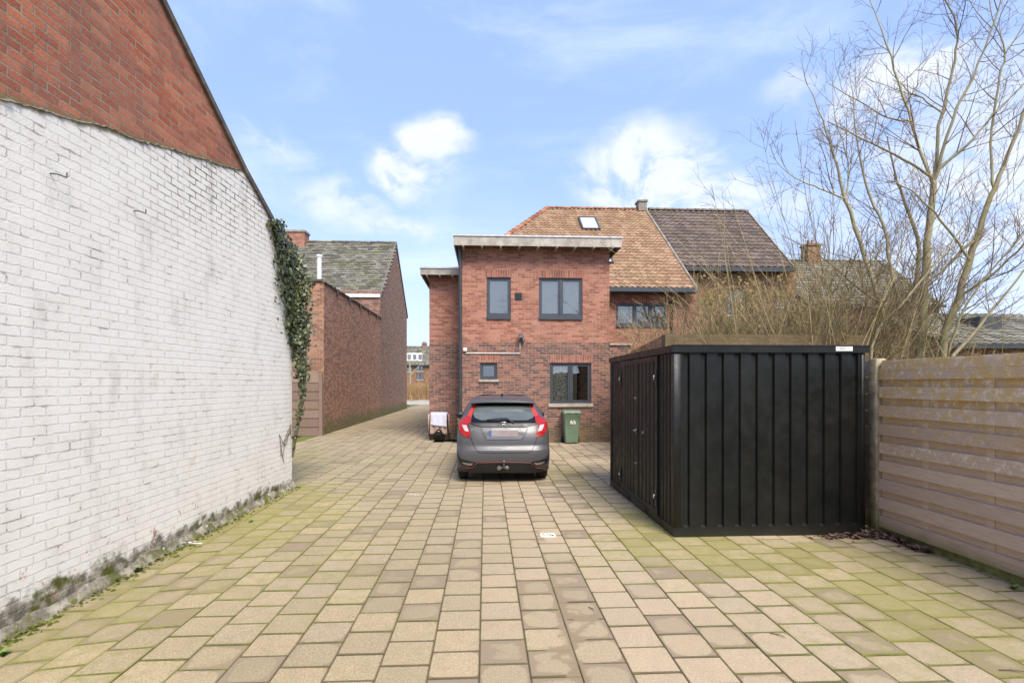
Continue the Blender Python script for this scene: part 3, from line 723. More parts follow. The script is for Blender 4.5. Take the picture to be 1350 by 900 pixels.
# ------------------------------------------------------------------ neighbour with the dark roof
DY = onX(890, 351, XV).y; DZ = onX(890, 351, XV).z
XD = onY(985, 277, RY).x
nb = thing('brick_house', 'house with dark brown tiled roof right of the orange pantiles, half hidden by shrubs', 'house', ((XV + XD) / 2, DY + .4, 0))
Vd2 = Vector((0, RY - DY, RZ - DZ)).normalized(); sl2 = math.hypot(RY - DY, RZ - DZ)
g = MB()
roofdeck(g, [(XV + .02, DY, DZ - .03), (XD, DY, DZ - .03), (XD, RY, RZ - .03), (XV + .02, RY, RZ - .03)])
roofdeck(g, [(XV + .02, 2 * RY - DY, DZ - .03), (XD, 2 * RY - DY, DZ - .03), (XD, RY, RZ - .03), (XV + .02, RY, RZ - .03)])
tiled(g, (XV + .06, DY, DZ), (1, 0, 0), Vd2, lambda u, v: v < sl2 and u < XD - XV - .06, XD - XV, sl2, .27, .31, .05, .035, rr)
ro2 = g.build('tiled_roof', M['dark_tile'], nb)
g = MB(); ridgecaps(g, (XV + .1, RY, RZ + .02), (XD, RY, RZ + .02), .13); g.build('ridge', M['dark_tile'], ro2)
g = MB(); g.box((XD - .02, DY, DZ - .1), (XD + .02, DY + .01, DZ)); g.hexa([Vector((XD, DY, DZ - .2)), Vector((XD + .06, DY, DZ - .2)), Vector((XD + .06, RY, RZ - .2)), Vector((XD, RY, RZ - .2)), Vector((XD, DY, DZ + .06)), Vector((XD + .06, DY, DZ + .06)), Vector((XD + .06, RY, RZ + .06)), Vector((XD, RY, RZ + .06))]); g.build('verge', M['mortar'], ro2)
g = MB(); WY = DY + .35
nw = [hole(958, 380, 985, 415, WY), hole(1022, 390, 1050, 405, WY)]
wallface(g, (XV, WY, 0), (1, 0, 0), XD - XV - .1, 0, DZ + .1, [(w_[0] - XV, w_[1] - XV, w_[2], w_[3]) for w_ in nw], .11, (0, -1, 0))
g.face([(XD - .1, WY, 0), (XD - .1, 2 * RY - DY - .3, 0), (XD - .1, 2 * RY - DY - .3, DZ), (XD - .1, RY, RZ - .1), (XD - .1, WY, DZ)])
g.build('wall', M['neighbour_brick'], nb)
for w_ in nw: window(nb, WY, *w_, [1], ('white_paint', .03, .05), inner=blinds('n'))
g = MB(); g.box((XV + .1, DY - .13, DZ - .2), (XD, DY - .02, DZ - .02)); g.box((XV + .1, DY - .0, DZ - .16), (XD, WY, DZ - .12)); g.build('gutter', M['dark_metal'], nb)

# ------------------------------------------------------------------ houses further right
def simple_house(name, label, x0, x1, y0, y1, ze, zr, wallm, roofm, ridge_dir='x', windows=(), chim=()):
    h = thing(name, label, 'house', ((x0 + x1) / 2, y0, 0)); ym = (y0 + y1) / 2
    g = MB(); wallface(g, (x0, y0, 0), (1, 0, 0), x1 - x0, 0, ze, [(w_[0] - x0, w_[1] - x0, w_[2], w_[3]) for w_ in windows], .1, (0, -1, 0))
    for X in (x0, x1): g.face([(X, y0, 0), (X, y1, 0), (X, y1, ze), (X, ym, zr - .05), (X, y0, ze)])
    g.face([(x0, y1, 0), (x1, y1, 0), (x1, y1, ze), (x0, y1, ze)])
    g.build('wall', M[wallm], h)
    for w_ in windows: window(h, y0, *w_, [.5, .5], ('white_paint', .03, .06), inner=blinds('bn'))
    r = MB(); o = .25; k = (zr - ze) / (ym - y0)
    V = Vector((0, ym - y0 + o, zr - ze + o * k)); L = V.length
    roofdeck(r, [(x0 - .1, y0 - o, ze - o * k), (x1 + .1, y0 - o, ze - o * k), (x1 + .1, ym, zr), (x0 - .1, ym, zr)])
    roofdeck(r, [(x0 - .1, y1 + o, ze - o * k), (x1 + .1, y1 + o, ze - o * k), (x1 + .1, ym, zr), (x0 - .1, ym, zr)])
    tiled(r, (x0 - .1, y0 - o, ze - o * k + .03), (1, 0, 0), V, lambda u, v: v < L and u < x1 - x0 + .2, x1 - x0 + .2, L, .3, .33, .04, .04, rr, prof='wave')
    ro_ = r.build('roof', M[roofm], h)
    q = MB(); ridgecaps(q, (x0, ym, zr + .03), (x1, ym, zr + .03), .13); q.build('ridge', M[roofm], ro_)
    q = MB(); q.box((x0 - .1, y0 - o - .1, ze - o * k - .1), (x1 + .1, y0 - o - .005, ze - o * k + .03)); q.build('gutter', M['dark_metal'], h)
    for cx_, cw, czt in chim:
        q = MB(); q.box((cx_ - cw / 2, ym - .4, zr - 1), (cx_ + cw / 2, ym + .3, czt)); q.box((cx_ - cw / 2 - .06, ym - .46, czt + .001), (cx_ + cw / 2 + .06, ym + .36, czt + .12))
        for d in (-.12, .12): q.tube([(cx_ + d, ym, czt + .1), (cx_ + d, ym, czt + .42)], .08, 8)
        q.build('chimney', M['neighbour_brick'], ro_)
    return h
Yh = 27
zr = onY(1100, 345, Yh + 4).z; ze = onY(1100, 398, Yh).z
simple_house('brick_house', 'grey roofed brick house seen through the bare tree stems behind the shed', onY(1062, 400, Yh).x, onY(1238, 400, Yh).x, Yh, Yh + 8, ze, zr, 'rear_brick', 'slate_roof' if 'slate_roof' in M else 'slate',
             windows=[hole(1095, 420, 1118, 440, Yh), hole(1185, 415, 1205, 440, Yh)], chim=[(onY(1068, 340, Yh + 4).x, .8, onY(1068, 326, Yh + 4).z)])
Yh = 17
zr = onY(1340, 418, Yh + 3).z; ze = onY(1340, 452, Yh).z
lowh = simple_house('outbuilding', 'low outbuilding with a pale weathered tile roof behind the fence at the far right', onY(1245, 400, Yh).x, onY(1500, 400, Yh).x, Yh, Yh + 6, ze, zr, 'neighbour_brick', 'slate')
a = onY(1290, 425, Yh + 1.8)
g = MB(); g.box((a.x - .4, a.y - .5, a.z - .4), (a.x + .4, a.y + .6, a.z + .16)); g.build('dormer', M['anthracite'], lowh)

# ------------------------------------------------------------------ old house and annexe on the left
AYn = gnd(427, 572).y; AY1 = AYn + 8.9
zA = onX(427, 377, OWX).z; zA2 = onX(500, 413, OWX).z
AYn = onX(427, 500, OWX).y; AY1 = onX(501.5, 500, OWX).y
PKY = onX(522, 320, OWX).y; PKZ = onX(522, 320, OWX).z; OE = onX(503, 383, OWX); FEY = 2 * PKY - OE.y
an = thing('brick_annexe', 'flat roofed brown brick annexe with slipped coping along the left of the driveway', 'outbuilding', (OWX, AYn, 0))
g = MB(); zA = (zA + zA2) / 2
g.face([(OWX, AYn, -.02), (OWX, AY1, -.02), (OWX, AY1, zA), (OWX, AYn, zA)])
wh = hole(398, 416, 408.5, 446, AYn)
wallface(g, (OWX - 4, AYn, -.02), (1, 0, 0), 4, -.02, zA, [(wh[0] - OWX + 4, wh[1] - OWX + 4, wh[2], wh[3])], .1, (0, -1, 0))
g.build('wall', M['annex_brick'], an)
g = MB(); g.box((OWX - 3.9, AYn + .1, zA - .1), (OWX - .1, AY1, zA - .02)); g.build('flat_roof', M['dark_metal'], an)
window(an, AYn, *wh, [1], None, inner=blinds('n'))
g = MB(); y = AYn - .04; k = 0
while y < AY1:
    j = rr.uniform(-.015, .015); g.hexa([Vector(p) for p in ((OWX - .25, y, zA + .01 + j), (OWX + .05, y, zA - .05 + j), (OWX + .05, y + .43, zA - .05 - j), (OWX - .25, y + .43, zA + .01), (OWX - .25, y, zA + .06 + j), (OWX + .06, y, zA - .0 + j), (OWX + .06, y + .43, zA + .0 - j), (OWX - .25, y + .43, zA + .06))], (rr.random(), 0, 0))
    if k % 4 == 3: g.box((OWX + .051, y + .1, zA - .2), (OWX + .065, y + .3, zA - .02), (.1, 0, 0))
    y += .44; k += 1
x = OWX - 3.9
while x < OWX - .3: g.box((x, AYn - .06, zA + .0), (x + .42, AYn + .2, zA + .07), (rr.random(), 0, 0)); x += .43
M['coping'] = tintmat('coping', ['#544e48', '#6d6660', '#857c72'], .85, moss=.3, scale=5)
g.build('coping', M['coping'], an)
fp = dep(421, 360, 19.0)
g = MB(); g.tube([(fp.x, fp.y, zA - .1), (fp.x, fp.y, onY(421, 339, fp.y).z)], .085, 12); g.tube([(fp.x, fp.y, onY(421, 339, fp.y).z + .0), (fp.x, fp.y, onY(421, 336, fp.y).z)], [.11, .1], 12); g.build('flue_pipe', M['white_paint'], an)

oh = thing('gabled_house', 'old brown brick house with mossy slate roof and tall blank gable beside the driveway', 'house', (OWX, OE.y, 0))
g = MB(); OL = OWX - 7.2
g.face([(OWX, AY1, -.02), (OWX, FEY, -.02), (OWX, FEY, OE.z - .1), (OWX, PKY, PKZ - .1), (OWX, OE.y, OE.z - .1), (OWX, AY1, OE.z - .1)])
g.face([(OL, AY1 + .02, -.02), (OWX, AY1 + .02, -.02), (OWX, AY1 + .02, OE.z - .05), (OL, AY1 + .02, OE.z - .05)])
g.face([(OL, FEY, -.02), (OWX, FEY, -.02), (OWX, FEY, OE.z - .1), (OL, FEY, OE.z - .1)])
g.build('wall', M['old_brick'], oh)
ke = (PKZ - OE.z) / (PKY - OE.y); e0 = Vector((OL, OE.y - .25, OE.z - .25 * ke)); V = Vector((0, PKY - e0.y, PKZ - e0.z)); L = V.length
g = MB(); roofdeck(g, [e0 - Vector((0, 0, .04)), (OWX, e0.y, e0.z - .04), (OWX, PKY, PKZ - .04), (OL, PKY, PKZ - .04)]); roofdeck(g, [(OL, FEY + .2, OE.z - .2), (OWX + .02, FEY + .2, OE.z - .2), (OWX + .02, PKY, PKZ - .04), (OL, PKY, PKZ - .04)])
tiled(g, e0, (1, 0, 0), V, lambda u, v: v < L and u < OWX - OL + .02, OWX - OL + .1, L, .3, .21, .0, .035, rr, prof='flat')
ro3 = g.build('slate_roof', M['slate'], oh)
g = MB(); ridgecaps(g, (OL, PKY, PKZ), (OWX, PKY, PKZ), .12); g.build('ridge', M['slate'], ro3)
g = MB()
for (ya, za, yb, zb_) in ((e0.y, e0.z, PKY, PKZ), (FEY + .2, OE.z - .2, PKY, PKZ)):
    g.hexa([Vector(p) for p in ((OWX - .03, ya, za - .14), (OWX + .05, ya, za - .14), (OWX + .05, yb, zb_ - .14), (OWX - .03, yb, zb_ - .14), (OWX - .03, ya, za + .05), (OWX + .05, ya, za + .05), (OWX + .05, yb, zb_ + .05), (OWX - .03, yb, zb_ + .05))])
g.build('verge', M['coping'], ro3)
g = MB(); g.box((OL, e0.y - .12, e0.z - .2), (OWX, e0.y - .005, e0.z - .03)); g.build('gutter', M['white_paint'], oh)
ch0 = onY(373, 326, PKY - .6); ch1 = onY(401.5, 306, PKY - .6)
g = MB(); g.box((ch0.x, PKY - .6, PKZ - .9), (ch1.x, PKY + .2, ch1.z)); g.build('chimney', M['old_chimney'] if 'old_chimney' in M else M['house_brick'], ro3)
g = MB(); g.box((ch0.x - .06, PKY - .66, ch1.z + .001), (ch1.x + .06, PKY + .26, ch1.z + .12)); g.build('chimney_cap', M['mortar'], ro3)

# brown plank fence between the white house and the annexe
f0 = onY(424, 570, AYn - .35)
PF = thing('plank_fence', 'brown plank fence panel with post between the ivy and the annexe', 'fence', (f0.x - .8, f0.y, 0))
zt_ = onY(424, 492, f0.y).z
M['brown_plank'] = tintmat('brown_plank', ['#6b564e', '#7c665c', '#8a7468', '#8f7b70'], .85, moss=.2, scale=4)
g = MB(); npl = 7; hp = zt_ / npl
for k in range(npl): g.hexa([Vector(p) for p in ((f0.x - 2.2, f0.y - .02, k * hp), (f0.x - .08, f0.y - .02, k * hp), (f0.x - .08, f0.y + .03, k * hp), (f0.x - 2.2, f0.y + .03, k * hp), (f0.x - 2.2, f0.y, k * hp + hp - .008), (f0.x - .08, f0.y, k * hp + hp - .008), (f0.x - .08, f0.y + .03, k * hp + hp - .008), (f0.x - 2.2, f0.y + .03, k * hp + hp - .008))], (rr.random(), 0, 0))
g.build('plank_panel', M['brown_plank'], PF)
g = MB(); g.box((f0.x - .075, f0.y - .05, -.02), (f0.x + .035, f0.y + .06, zt_ + .03)); g.build('post', M['brown_plank'], PF)

# ------------------------------------------------------------------ white gable house on the left
def SW(s, z, o=0): p = Wc + WD * s + WN * o; return Vector((p.x, p.y, z))
top = [onW(210, 0), onW(270, 122), onW(322, 228), onW(357, 291), onW(379, 348)]
sl0 = (top[0][1] - top[1][1]) / (top[0][0] - top[1][0])
pk = (-8.0, top[0][1] + sl0 * (-8.0 - top[0][0]))
gh = thing('gable_house', 'white painted brick gable wall with bare red brick above, its mossy foot along the yard', 'house', Wc)
BA, BB = onW(0, 128), onW(307, 222)
bsl = (BB[1] - BA[1]) / (BB[0] - BA[0])
def wpatch(nt, c, u, v, P, fac, med, big, fin):
    # height of the paint edge climbs along the wall
    rel = vm(nt, 'SUBTRACT', P, tuple(Wc)).outputs[0]; s_ = vm(nt, 'DOT_PRODUCT', rel, tuple(WD)).outputs['Value']
    n1 = noi(nt, P, 5, 6, .6)
    line = mt(nt, 'ADD', mt(nt, 'MULTIPLY', mt(nt, 'SUBTRACT', s_, BA[0]), bsl), BA[1])
    line = mt(nt, 'ADD', line, mt(nt, 'MULTIPLY', mt(nt, 'SUBTRACT', n1, .5), .12))
    under = mt(nt, 'LESS_THAN', v, line)
    joint = mt(nt, 'MULTIPLY', fac, mt(nt, 'ADD', mt(nt, 'MULTIPLY', ss(nt, med, .42, .62), ss(nt, noi(nt, vm(nt, 'MULTIPLY', P, (3, 3, 11)).outputs[0], 2.2, 4, .6), .5, .62, 0, .8)), .05), clamp=True)
    wh_ = mx(nt, ss(nt, med, .35, .75, 0, .5), lin('#ebe6dc'), lin('#dbd5c9'))
    wh_ = mx(nt, joint, wh_, lin('#9a9286'))
    # bare, less thickly painted patch near the far top
    dist = mt(nt, 'SUBTRACT', line, v)
    bare = mt(nt, 'MULTIPLY', ss(nt, mt(nt, 'ADD', dist, mt(nt, 'MULTIPLY', n1, 1.3)), 2.0, 1.0), ss(nt, s_, -4.2, -2.4))
    wh_ = mx(nt, mt(nt, 'MULTIPLY', bare, mt(nt, 'MULTIPLY', fac, ss(nt, noi(nt, P, 6, 5, .6), .36, .58, .15, 1.0))), wh_, lin('#5c5246'))
    sc_ = nd(nt, 'ShaderNodeCombineXYZ', {0: mt(nt, 'MULTIPLY', s_, 2.2), 1: mt(nt, 'MULTIPLY', v, .9)}).outputs[0]
    grime = ss(nt, noi(nt, sc_, 1.6, 8, .68), .52, .74)
    wh_ = mx(nt, mt(nt, 'MULTIPLY', grime, mt(nt, 'ADD', mt(nt, 'MULTIPLY', bare, .45), .28), clamp=True), wh_, lin('#8b8479'))
    spots = ss(nt, noi(nt, P, 34, 3, .6), .68, .74)
    wh_ = mx(nt, mt(nt, 'MULTIPLY', spots, .55), wh_, lin('#87807a'))
    yel = ss(nt, noi(nt, P, 2.6, 4, .6), .66, .74); wh_ = mx(nt, mt(nt, 'MULTIPLY', yel, .25), wh_, lin('#b5a05a'))
    # paint lost above the foot: brick, mortar, moss
    f1 = mt(nt, 'ADD', v, mt(nt, 'MULTIPLY', mt(nt, 'SUBTRACT', noi(nt, P, 7, 6, .65), .5), .42))
    foot = ss(nt, f1, .18, .1); wh_ = mx(nt, foot, wh_, mx(nt, ss(nt, noi(nt, P, 12, 5), .4, .6), lin('#6f695c'), lin('#a49c8c')))
    mo = mt(nt, 'MULTIPLY', ss(nt, f1, .24, .12), ss(nt, noi(nt, P, 3.1, 5, .6), .5, .62)); wh_ = mx(nt, mo, wh_, lin('#565623'))
    rp = mt(nt, 'MULTIPLY', ss(nt, f1, .42, .3), ss(nt, noi(nt, P, 8.3, 4, .6), .62, .68)); wh_ = mx(nt, mt(nt, 'MULTIPLY', rp, .7), wh_, lin('#a8655a'))
    red = mx(nt, ss(nt, big, .4, .7, 0, .3), c, lin('#8a6a58'))
    # weathered band running up the red brick
    band = ss(nt, noi(nt, sc_, .9, 6, .6), .5, .72); red = mx(nt, mt(nt, 'MULTIPLY', band, .5), red, lin('#6a5a50'))
    edge = ss(nt, mt(nt, 'ABSOLUTE', mt(nt, 'SUBTRACT', v, line)), .05, .01)
    out = mx(nt, under, red, wh_)
    return mx(nt, mt(nt, 'MULTIPLY', edge, .8), out, mx(nt, n1, lin('#5e5648'), lin('#8f8554')))
M['gable_brick'] = brickmat('gable_brick', ['#a05840', '#b36448', '#c17656'], '#a2927c', patch=wpatch, dirt=.5, bstr=.75, bw=.215, rh=.0735, msz=.008)
outl = [(0.0, -.1), (0.0, top[4][1])] + [t_ for t_ in reversed(top[:4])] + [pk]
sN = -16.0; zN = top[0][1] - 1.0
outl += [(sN, pk[1] + sl0 * (-(sN - pk[0]) * -1) * -1 if False else 4.0), (sN, -.1)]
g = MB()
# rows of narrow strips keep the UVs even; the outline is convex enough for one face
for k in range(len(outl) - 1): pass
front = [SW(s, z) for s, z in outl]; back = [SW(s, z, -7.0) for s, z in outl]
g.face(front, uv=[(s, z) for s, z in outl]); g.face(list(reversed(back)), uv=[(s, z) for s, z in reversed(outl)])
g.face([SW(0, -.1), SW(0, top[4][1]), SW(0, top[4][1], -7), SW(0, -.1, -7)], uv=[(0, -.1), (0, top[4][1]), (7, top[4][1]), (7, -.1)])
g.build('gable_wall', M['gable_brick'], gh)
M['verge_slate'] = plain('verge_slate', '#6e665c', .85, var=.3, scale=12, bmp=.5)
g = MB(); tl = [outl[1]] + outl[2:7]
for a, b_ in zip(tl[:-1], tl[1:]):
    g.hexa([SW(a[0], a[1] + .0, .035), SW(b_[0], b_[1] + .0, .035), SW(b_[0], b_[1], -7), SW(a[0], a[1], -7), SW(a[0], a[1] + .06, .045), SW(b_[0], b_[1] + .06, .045), SW(b_[0], b_[1] + .06, -7), SW(a[0], a[1] + .06, -7)])
g.build('roof', M['verge_slate'], gh)
M['old_mortar'] = plain('old_mortar', '#7a7261', .95, var=.4, scale=14, bmp=.8)
# lead and mortar ledge along the old lean-to line
g = MB(); rows = []; n = 420
for k in range(n + 1):
    s = BA[0] - 2.5 + (BB[0] - BA[0] + 2.7) * k / n; z = BA[1] + bsl * (s - BA[0]) + .05 * mnoise.noise(Vector((s * 2.1, 0, 0))) + .02 * mnoise.noise(Vector((s * 19, 3, 0)))
    t_ = .004 + .016 * abs(mnoise.noise(Vector((s * 13, 9, 1)))); o_ = .006 + .03 * abs(mnoise.noise(Vector((s * 11, 1, 7))))
    rows.append([SW(s, z - t_ * 1.4, -.01), SW(s, z - t_, o_), SW(s, z + t_ * .6, o_ * .8), SW(s, z + t_ * 1.6, -.01)])
g.grid(rows); g.build('mortar_ledge', M['old_mortar'], gh)
# rough cement foot
g = MB(); rows = []
for k in range(261):
    s = -9 + 9.06 * k / 260; nn = mnoise.noise(Vector((s * 3, 0, 5))); n2 = mnoise.noise(Vector((s * 14, 2, 5)))
    h_ = .085 + .04 * nn + .02 * n2; o_ = .022 + .012 * nn + .004 * n2; p = SW(s, 0, 0); zg = gz(p.x, p.y) - .02
    rows.append([SW(s, zg, o_ + .025), SW(s, zg + .05, o_ + .02 + .01 * n2), SW(s, zg + h_ * .8, o_), SW(s, zg + h_, o_ * .5), SW(s, zg + h_ + .03, -.005)])
g.grid(rows)
m, nt, b = newmat('cement_foot'); P = nd(nt, 'ShaderNodeNewGeometry').outputs['Position']
c = mx(nt, ss(nt, noi(nt, P, 9, 6, .65), .35, .65), lin('#6a6454'), lin('#a39b8a'))
c = mx(nt, ss(nt, noi(nt, P, 4, 5, .6), .48, .6, 0, .9), c, mx(nt, noi(nt, P, 40, 3), lin('#3f4318'), lin('#6c6c28')))
c = mx(nt, ss(nt, noi(nt, P, 13, 5, .6), .62, .68), c, lin('#d0ccc2')); put(nt, b.inputs['Base Color'], c); b.inputs['Roughness'].default_value = .95
bump(nt, b, noi(nt, P, 40, 6, .7), .9, .012); M['cement_foot'] = m
g.build('plinth', M['cement_foot'], gh)
# iron hooks
for hx, hy in ((66, 229), (176, 278)):
    s, z = onW(hx, hy); g = MB()
    g.tube([SW(s, z, -.02), SW(s, z, .03), SW(s + .01, z, .05), SW(s + .03, z, .055), SW(s + .085, z + .003, .055), SW(s + .09, z + .008, .055), SW(s + .09, z + .045, .055)], .005, 6)
    g.build('iron_hook', M['rust'] if 'rust' in M else M['dark_metal'], gh)

# ivy over the far corner
m, nt, b = newmat('ivy'); P = nd(nt, 'ShaderNodeNewGeometry').outputs['Position']; at = sep(nt, nd(nt, 'ShaderNodeVertexColor', layer_name='tint').outputs[0])
n = nd(nt, 'ShaderNodeValToRGB', {0: at[0]}); e = n.color_ramp.elements; e[0].color = lin('#2c3420'); e[1].color = lin('#7f8458'); q = e.new(.5); q.color = lin('#434b2e'); q = e.new(.85); q.color = lin('#5b6340')
put(nt, b.inputs['Base Color'], n.outputs[0]); b.inputs['Roughness'].default_value = .4; b.inputs['Specular IOR Level'].default_value = .5
M['ivy'] = m; M['ivy_stem'] = plain('ivy_stem', '#6b5a45', .9)
iv = thing('ivy', 'dark green ivy hanging over the far corner of the white gable wall', 'ivy', SW(0, 0))
rI = random.Random(3)
g = MB(); spine = [(357, 291, 9, 0), (368, 318, 14, 0), (381, 345, 26, .1), (388, 380, 30, .15), (390, 420, 24, .15), (394, 455, 20, .12), (398, 490, 13, .1), (399, 520, 7, .08), (392, 560, 2.2, .04), (385, 600, 1.5, 0.02)]
def leaf(mb, p, nrm, sz, rI, shade):
    up = Vector((rI.uniform(-.5, .5), rI.uniform(-.5, .5), -1)).normalized(); a = nrm.cross(up).normalized(); b_ = a.cross(nrm).normalized()
    if b_.z > 0: b_ = -b_
    pts = [(-.1, -.5), (-.5, -.25), (-.42, .2), (0, .62), (.42, .2), (.5, -.25), (.1, -.5)]
    mb.face([p + a * x * sz + b_ * y * sz + nrm * (.1 * sz * (abs(x) * 2 - .5)) for x, y in pts], (shade, 0, 0))
D0 = (Wc - CAMP).dot(Vector((sa, ca, 0)))
for k in range(len(spine) - 1):
    x0, y0, w0, _ = spine[k]; x1, y1, w1, _ = spine[k + 1]
    cnt = int((y1 - y0) * (w0 + w1) / 2 * (1.6 if k < 5 else .75))
    for _ in range(cnt):
        t = rI.random(); cxp = x0 + (x1 - x0) * t; cyp = y0 + (y1 - y0) * t; ww = .84 * (w0 + (w1 - w0) * t) * (.8 + .5 * mnoise.noise(Vector((cyp * .06, 2, 2))))
        xx = cxp + rI.gauss(0, .5) * ww; dd = D0 + rI.uniform(-.12, .35) * (1 if k > 1 else .3) - (.12 if xx < 382 else 0)
        if xx < 384:       # stays on the wall face
            s, z = onW(xx, cyp + rI.uniform(-3, 3)); p = SW(min(s, .05), z, rI.uniform(.01, .12)); nv_ = WN
        else: p = dep(xx, cyp + rI.uniform(-3, 3), dd); nv_ = Vector((rI.uniform(-.6, .6), -1, rI.uniform(.0, .5)))
        nrm = (nv_.normalized() + Vector((rI.uniform(-.6, .6), rI.uniform(-.6, .3), rI.uniform(-.3, .6)))).normalized()
        leaf(g, p, nrm, rI.choice((rI.uniform(.02, .035), rI.uniform(.035, .065))), rI, rI.random() ** 1.3)
g_iv = g
g = MB()
for q in range(26):
    pts = []; ox = rI.uniform(-8, 8); k0 = rI.randint(0, 3)
    for (x0, y0, w0, d_) in spine[k0:]: pts.append(dep(x0 + ox * w0 / 18 + rI.uniform(-2, 2), y0, D0 + rI.uniform(-.03, .12)))
    g.tube(pts, .008, 4)
for q in range(3):
    pts = [dep(384, 560 + q * 9, D0 - .03)]; s, z = onW(382, 560 + q * 4)
    for j in range(6): pts.append(SW(s - j * rI.uniform(.05, .11), z - j * .06 * rI.uniform(.5, 1.6), .015)); leaf(g_iv, pts[-1], WN, .03, rI, rI.random())
    g.tube(pts, .005, 3)
g.build('stems', M['ivy_stem'], iv)
g_iv.build('leaves', M['ivy'], iv)

# moss and weeds along the wall foot
g = MB(); rM = random.Random(8)
for q in range(1500):
    s = rM.uniform(-7.5, .1)
    if mnoise.noise(Vector((s * 1.1, 4, 4))) < rM.uniform(-.25, .45): continue
    o_ = .05 + abs(rM.gauss(0, .05)); p = SW(s, 0, o_); p.z = gz(p.x, p.y) + max(0, .09 - o_) * rM.random(); r_ = rM.uniform(.008, .022); t_ = rM.random()
    ring = [p + Vector((r_ * math.cos(a_), r_ * math.sin(a_), 0)) for a_ in (0, 1.26, 2.5, 3.77, 5.0)]
    for a_ in range(5): g.face([ring[a_], ring[(a_ + 1) % 5], p + Vector((0, 0, r_ * .8))], (t_, 0, 0), sm=True)
M['moss'] = tintmat('moss', ['#3c4016', '#50561e', '#666a2c'], 1, scale=12)
stuff(g.build('moss', M['moss']), 'green moss cushions along the foot of the white wall', 'moss')
def weed(x, y, n, sz, label):
    p0 = gnd(x, y); p0.z = gz(p0.x, p0.y); g = MB()
    for k in range(n):
        a_ = rM.uniform(0, 6.28); l_ = rM.uniform(.3, 1) * sz; d = Vector((math.cos(a_), math.sin(a_), rM.uniform(.4, 1.6))).normalized(); sd = d.cross(Vector((0, 0, 1))).normalized()
        e_ = p0 + d * l_
        g.face([p0, p0 + d * l_ * .5 + sd * l_ * .22, e_ - Vector((0, 0, l_ * .15)), p0 + d * l_ * .5 - sd * l_ * .22], (.5 + .4 * rM.random(), 0, 0))
    tag(g.build('weed', M['weed'], origin=p0), label, 'weed')
M['weed'] = tintmat('weed', ['#33491c', '#4e6a2a', '#6c8a3c'], .6)
weed(182, 745, 46, .09, 'largest leafy weed at the foot of the white wall')
weed(4, 848, 26, .07, 'small weed at the left picture edge by the white wall')
weed(330, 686, 20, .06, 'small weed on the paving near the far part of the white wall')
weed(1336, 776, 26, .08, 'small weed at the foot of the plank fence')

# ------------------------------------------------------------------ brick garden wall behind the shed
a = gnd(877, 505.5 + 693 * CAMH / 10.6); bq = Vector((GX1 + .0, HF_Y, 0)); wz = onY(1000, 441, a.y).z
gw = thing('garden_wall', 'low brick garden wall with mossy top running behind the black shed', 'wall', (a.x, a.y, 0))
g = MB(); g.box((a.x, a.y, 0), (7.9, a.y + .22, wz - .001)); g.build('rear_run', M['moss_brick'], gw)
g = MB(); g.hexa([Vector(p) for p in ((a.x - .0, a.y + .0, 0), (a.x + .2, a.y + .221, 0), (bq.x + .2, bq.y - .01, 0), (bq.x, bq.y - .01, 0), (a.x - .0, a.y, wz), (a.x + .2, a.y + .221, wz), (bq.x + .2, bq.y - .01, wz - .04), (bq.x, bq.y - .01, wz - .04))]); g.build('side_run', M['garden_brick'], gw)

# ------------------------------------------------------------------ black steel shed
SX0 = SH_N.x; SY0 = SH_N.y; SY1 = SH_F.y; SX1 = onY(1141, 600, SY0).x; SZ = onY(1000, 455, SY0).z
m, nt, b = newmat('shed_paint'); P = nd(nt, 'ShaderNodeNewGeometry').outputs['Position']
n1 = noi(nt, P, 1.4, 5, .6); n2 = noi(nt, P, 7, 6, .65); pz = sep(nt, P)[2]
c = mx(nt, ss(nt, n1, .35, .7), lin('#101210'), lin('#191a17')); c = mx(nt, mt(nt, 'MULTIPLY', ss(nt, mt(nt, 'ADD', pz, mt(nt, 'MULTIPLY', n2, .25)), .3, .1), .35), c, lin('#3a382f'))
put(nt, b.inputs['Base Color'], c); put(nt, b.inputs['Roughness'], ss(nt, n2, .3, .7, .3, .5)); b.inputs['Specular IOR Level'].default_value = .32
bump(nt, b, mt(nt, 'ADD', noi(nt, P, 180, 3), mt(nt, 'MULTIPLY', n1, 4)), .12, .003)
M['shed_paint'] = m
shed = thing('steel_shed', 'black corrugated steel storage shed with double doors on its left side', 'shed', ((SX0 + SX1) / 2, (SY0 + SY1) / 2, 0))
def corr(p0, du, n, L, z0, z1, pitch, first, d=.028, duty=.62, sl=.014):
    """open corrugated sheet between z0 and z1; outward normal n; d = groove depth"""
    p0, du, n = Vector(p0), Vector(du).normalized(), Vector(n); pts = [(0, 0)]; u = first
    gw_ = pitch * (1 - duty)
    while u + gw_ < L - .01:
        pts += [(u, 0), (u + sl, d), (u + gw_ - sl, d), (u + gw_, 0)]; u += pitch
    pts.append((L, 0)); mb = MB()
    for (a_, da), (b_, db) in zip(pts[:-1], pts[1:]):
        q = [p0 + du * a_ - n * da, p0 + du * b_ - n * db]
        mb.face([(q[0].x, q[0].y, z0), (q[1].x, q[1].y, z0), (q[1].x, q[1].y, z1), (q[0].x, q[0].y, z1)])
        if da == d and db == d:      # sloped toe of each rib
            a2, b2 = p0 + du * (a_ - sl * .6) + n * .001, p0 + du * (b_ + sl * .6) + n * .001
            mb.face([(a2.x, a2.y, z0), (b2.x, b2.y, z0), (q[1].x, q[1].y, z0 + .018), (q[0].x, q[0].y, z0 + .018)])
            mb.face([(a2.x, a2.y, z1), (b2.x, b2.y, z1), (q[1].x, q[1].y, z1 - .03), (q[0].x, q[0].y, z1 - .03)])
    return mb
W_ = SX1 - SX0; RZ0, RZ1 = .105, SZ - .085
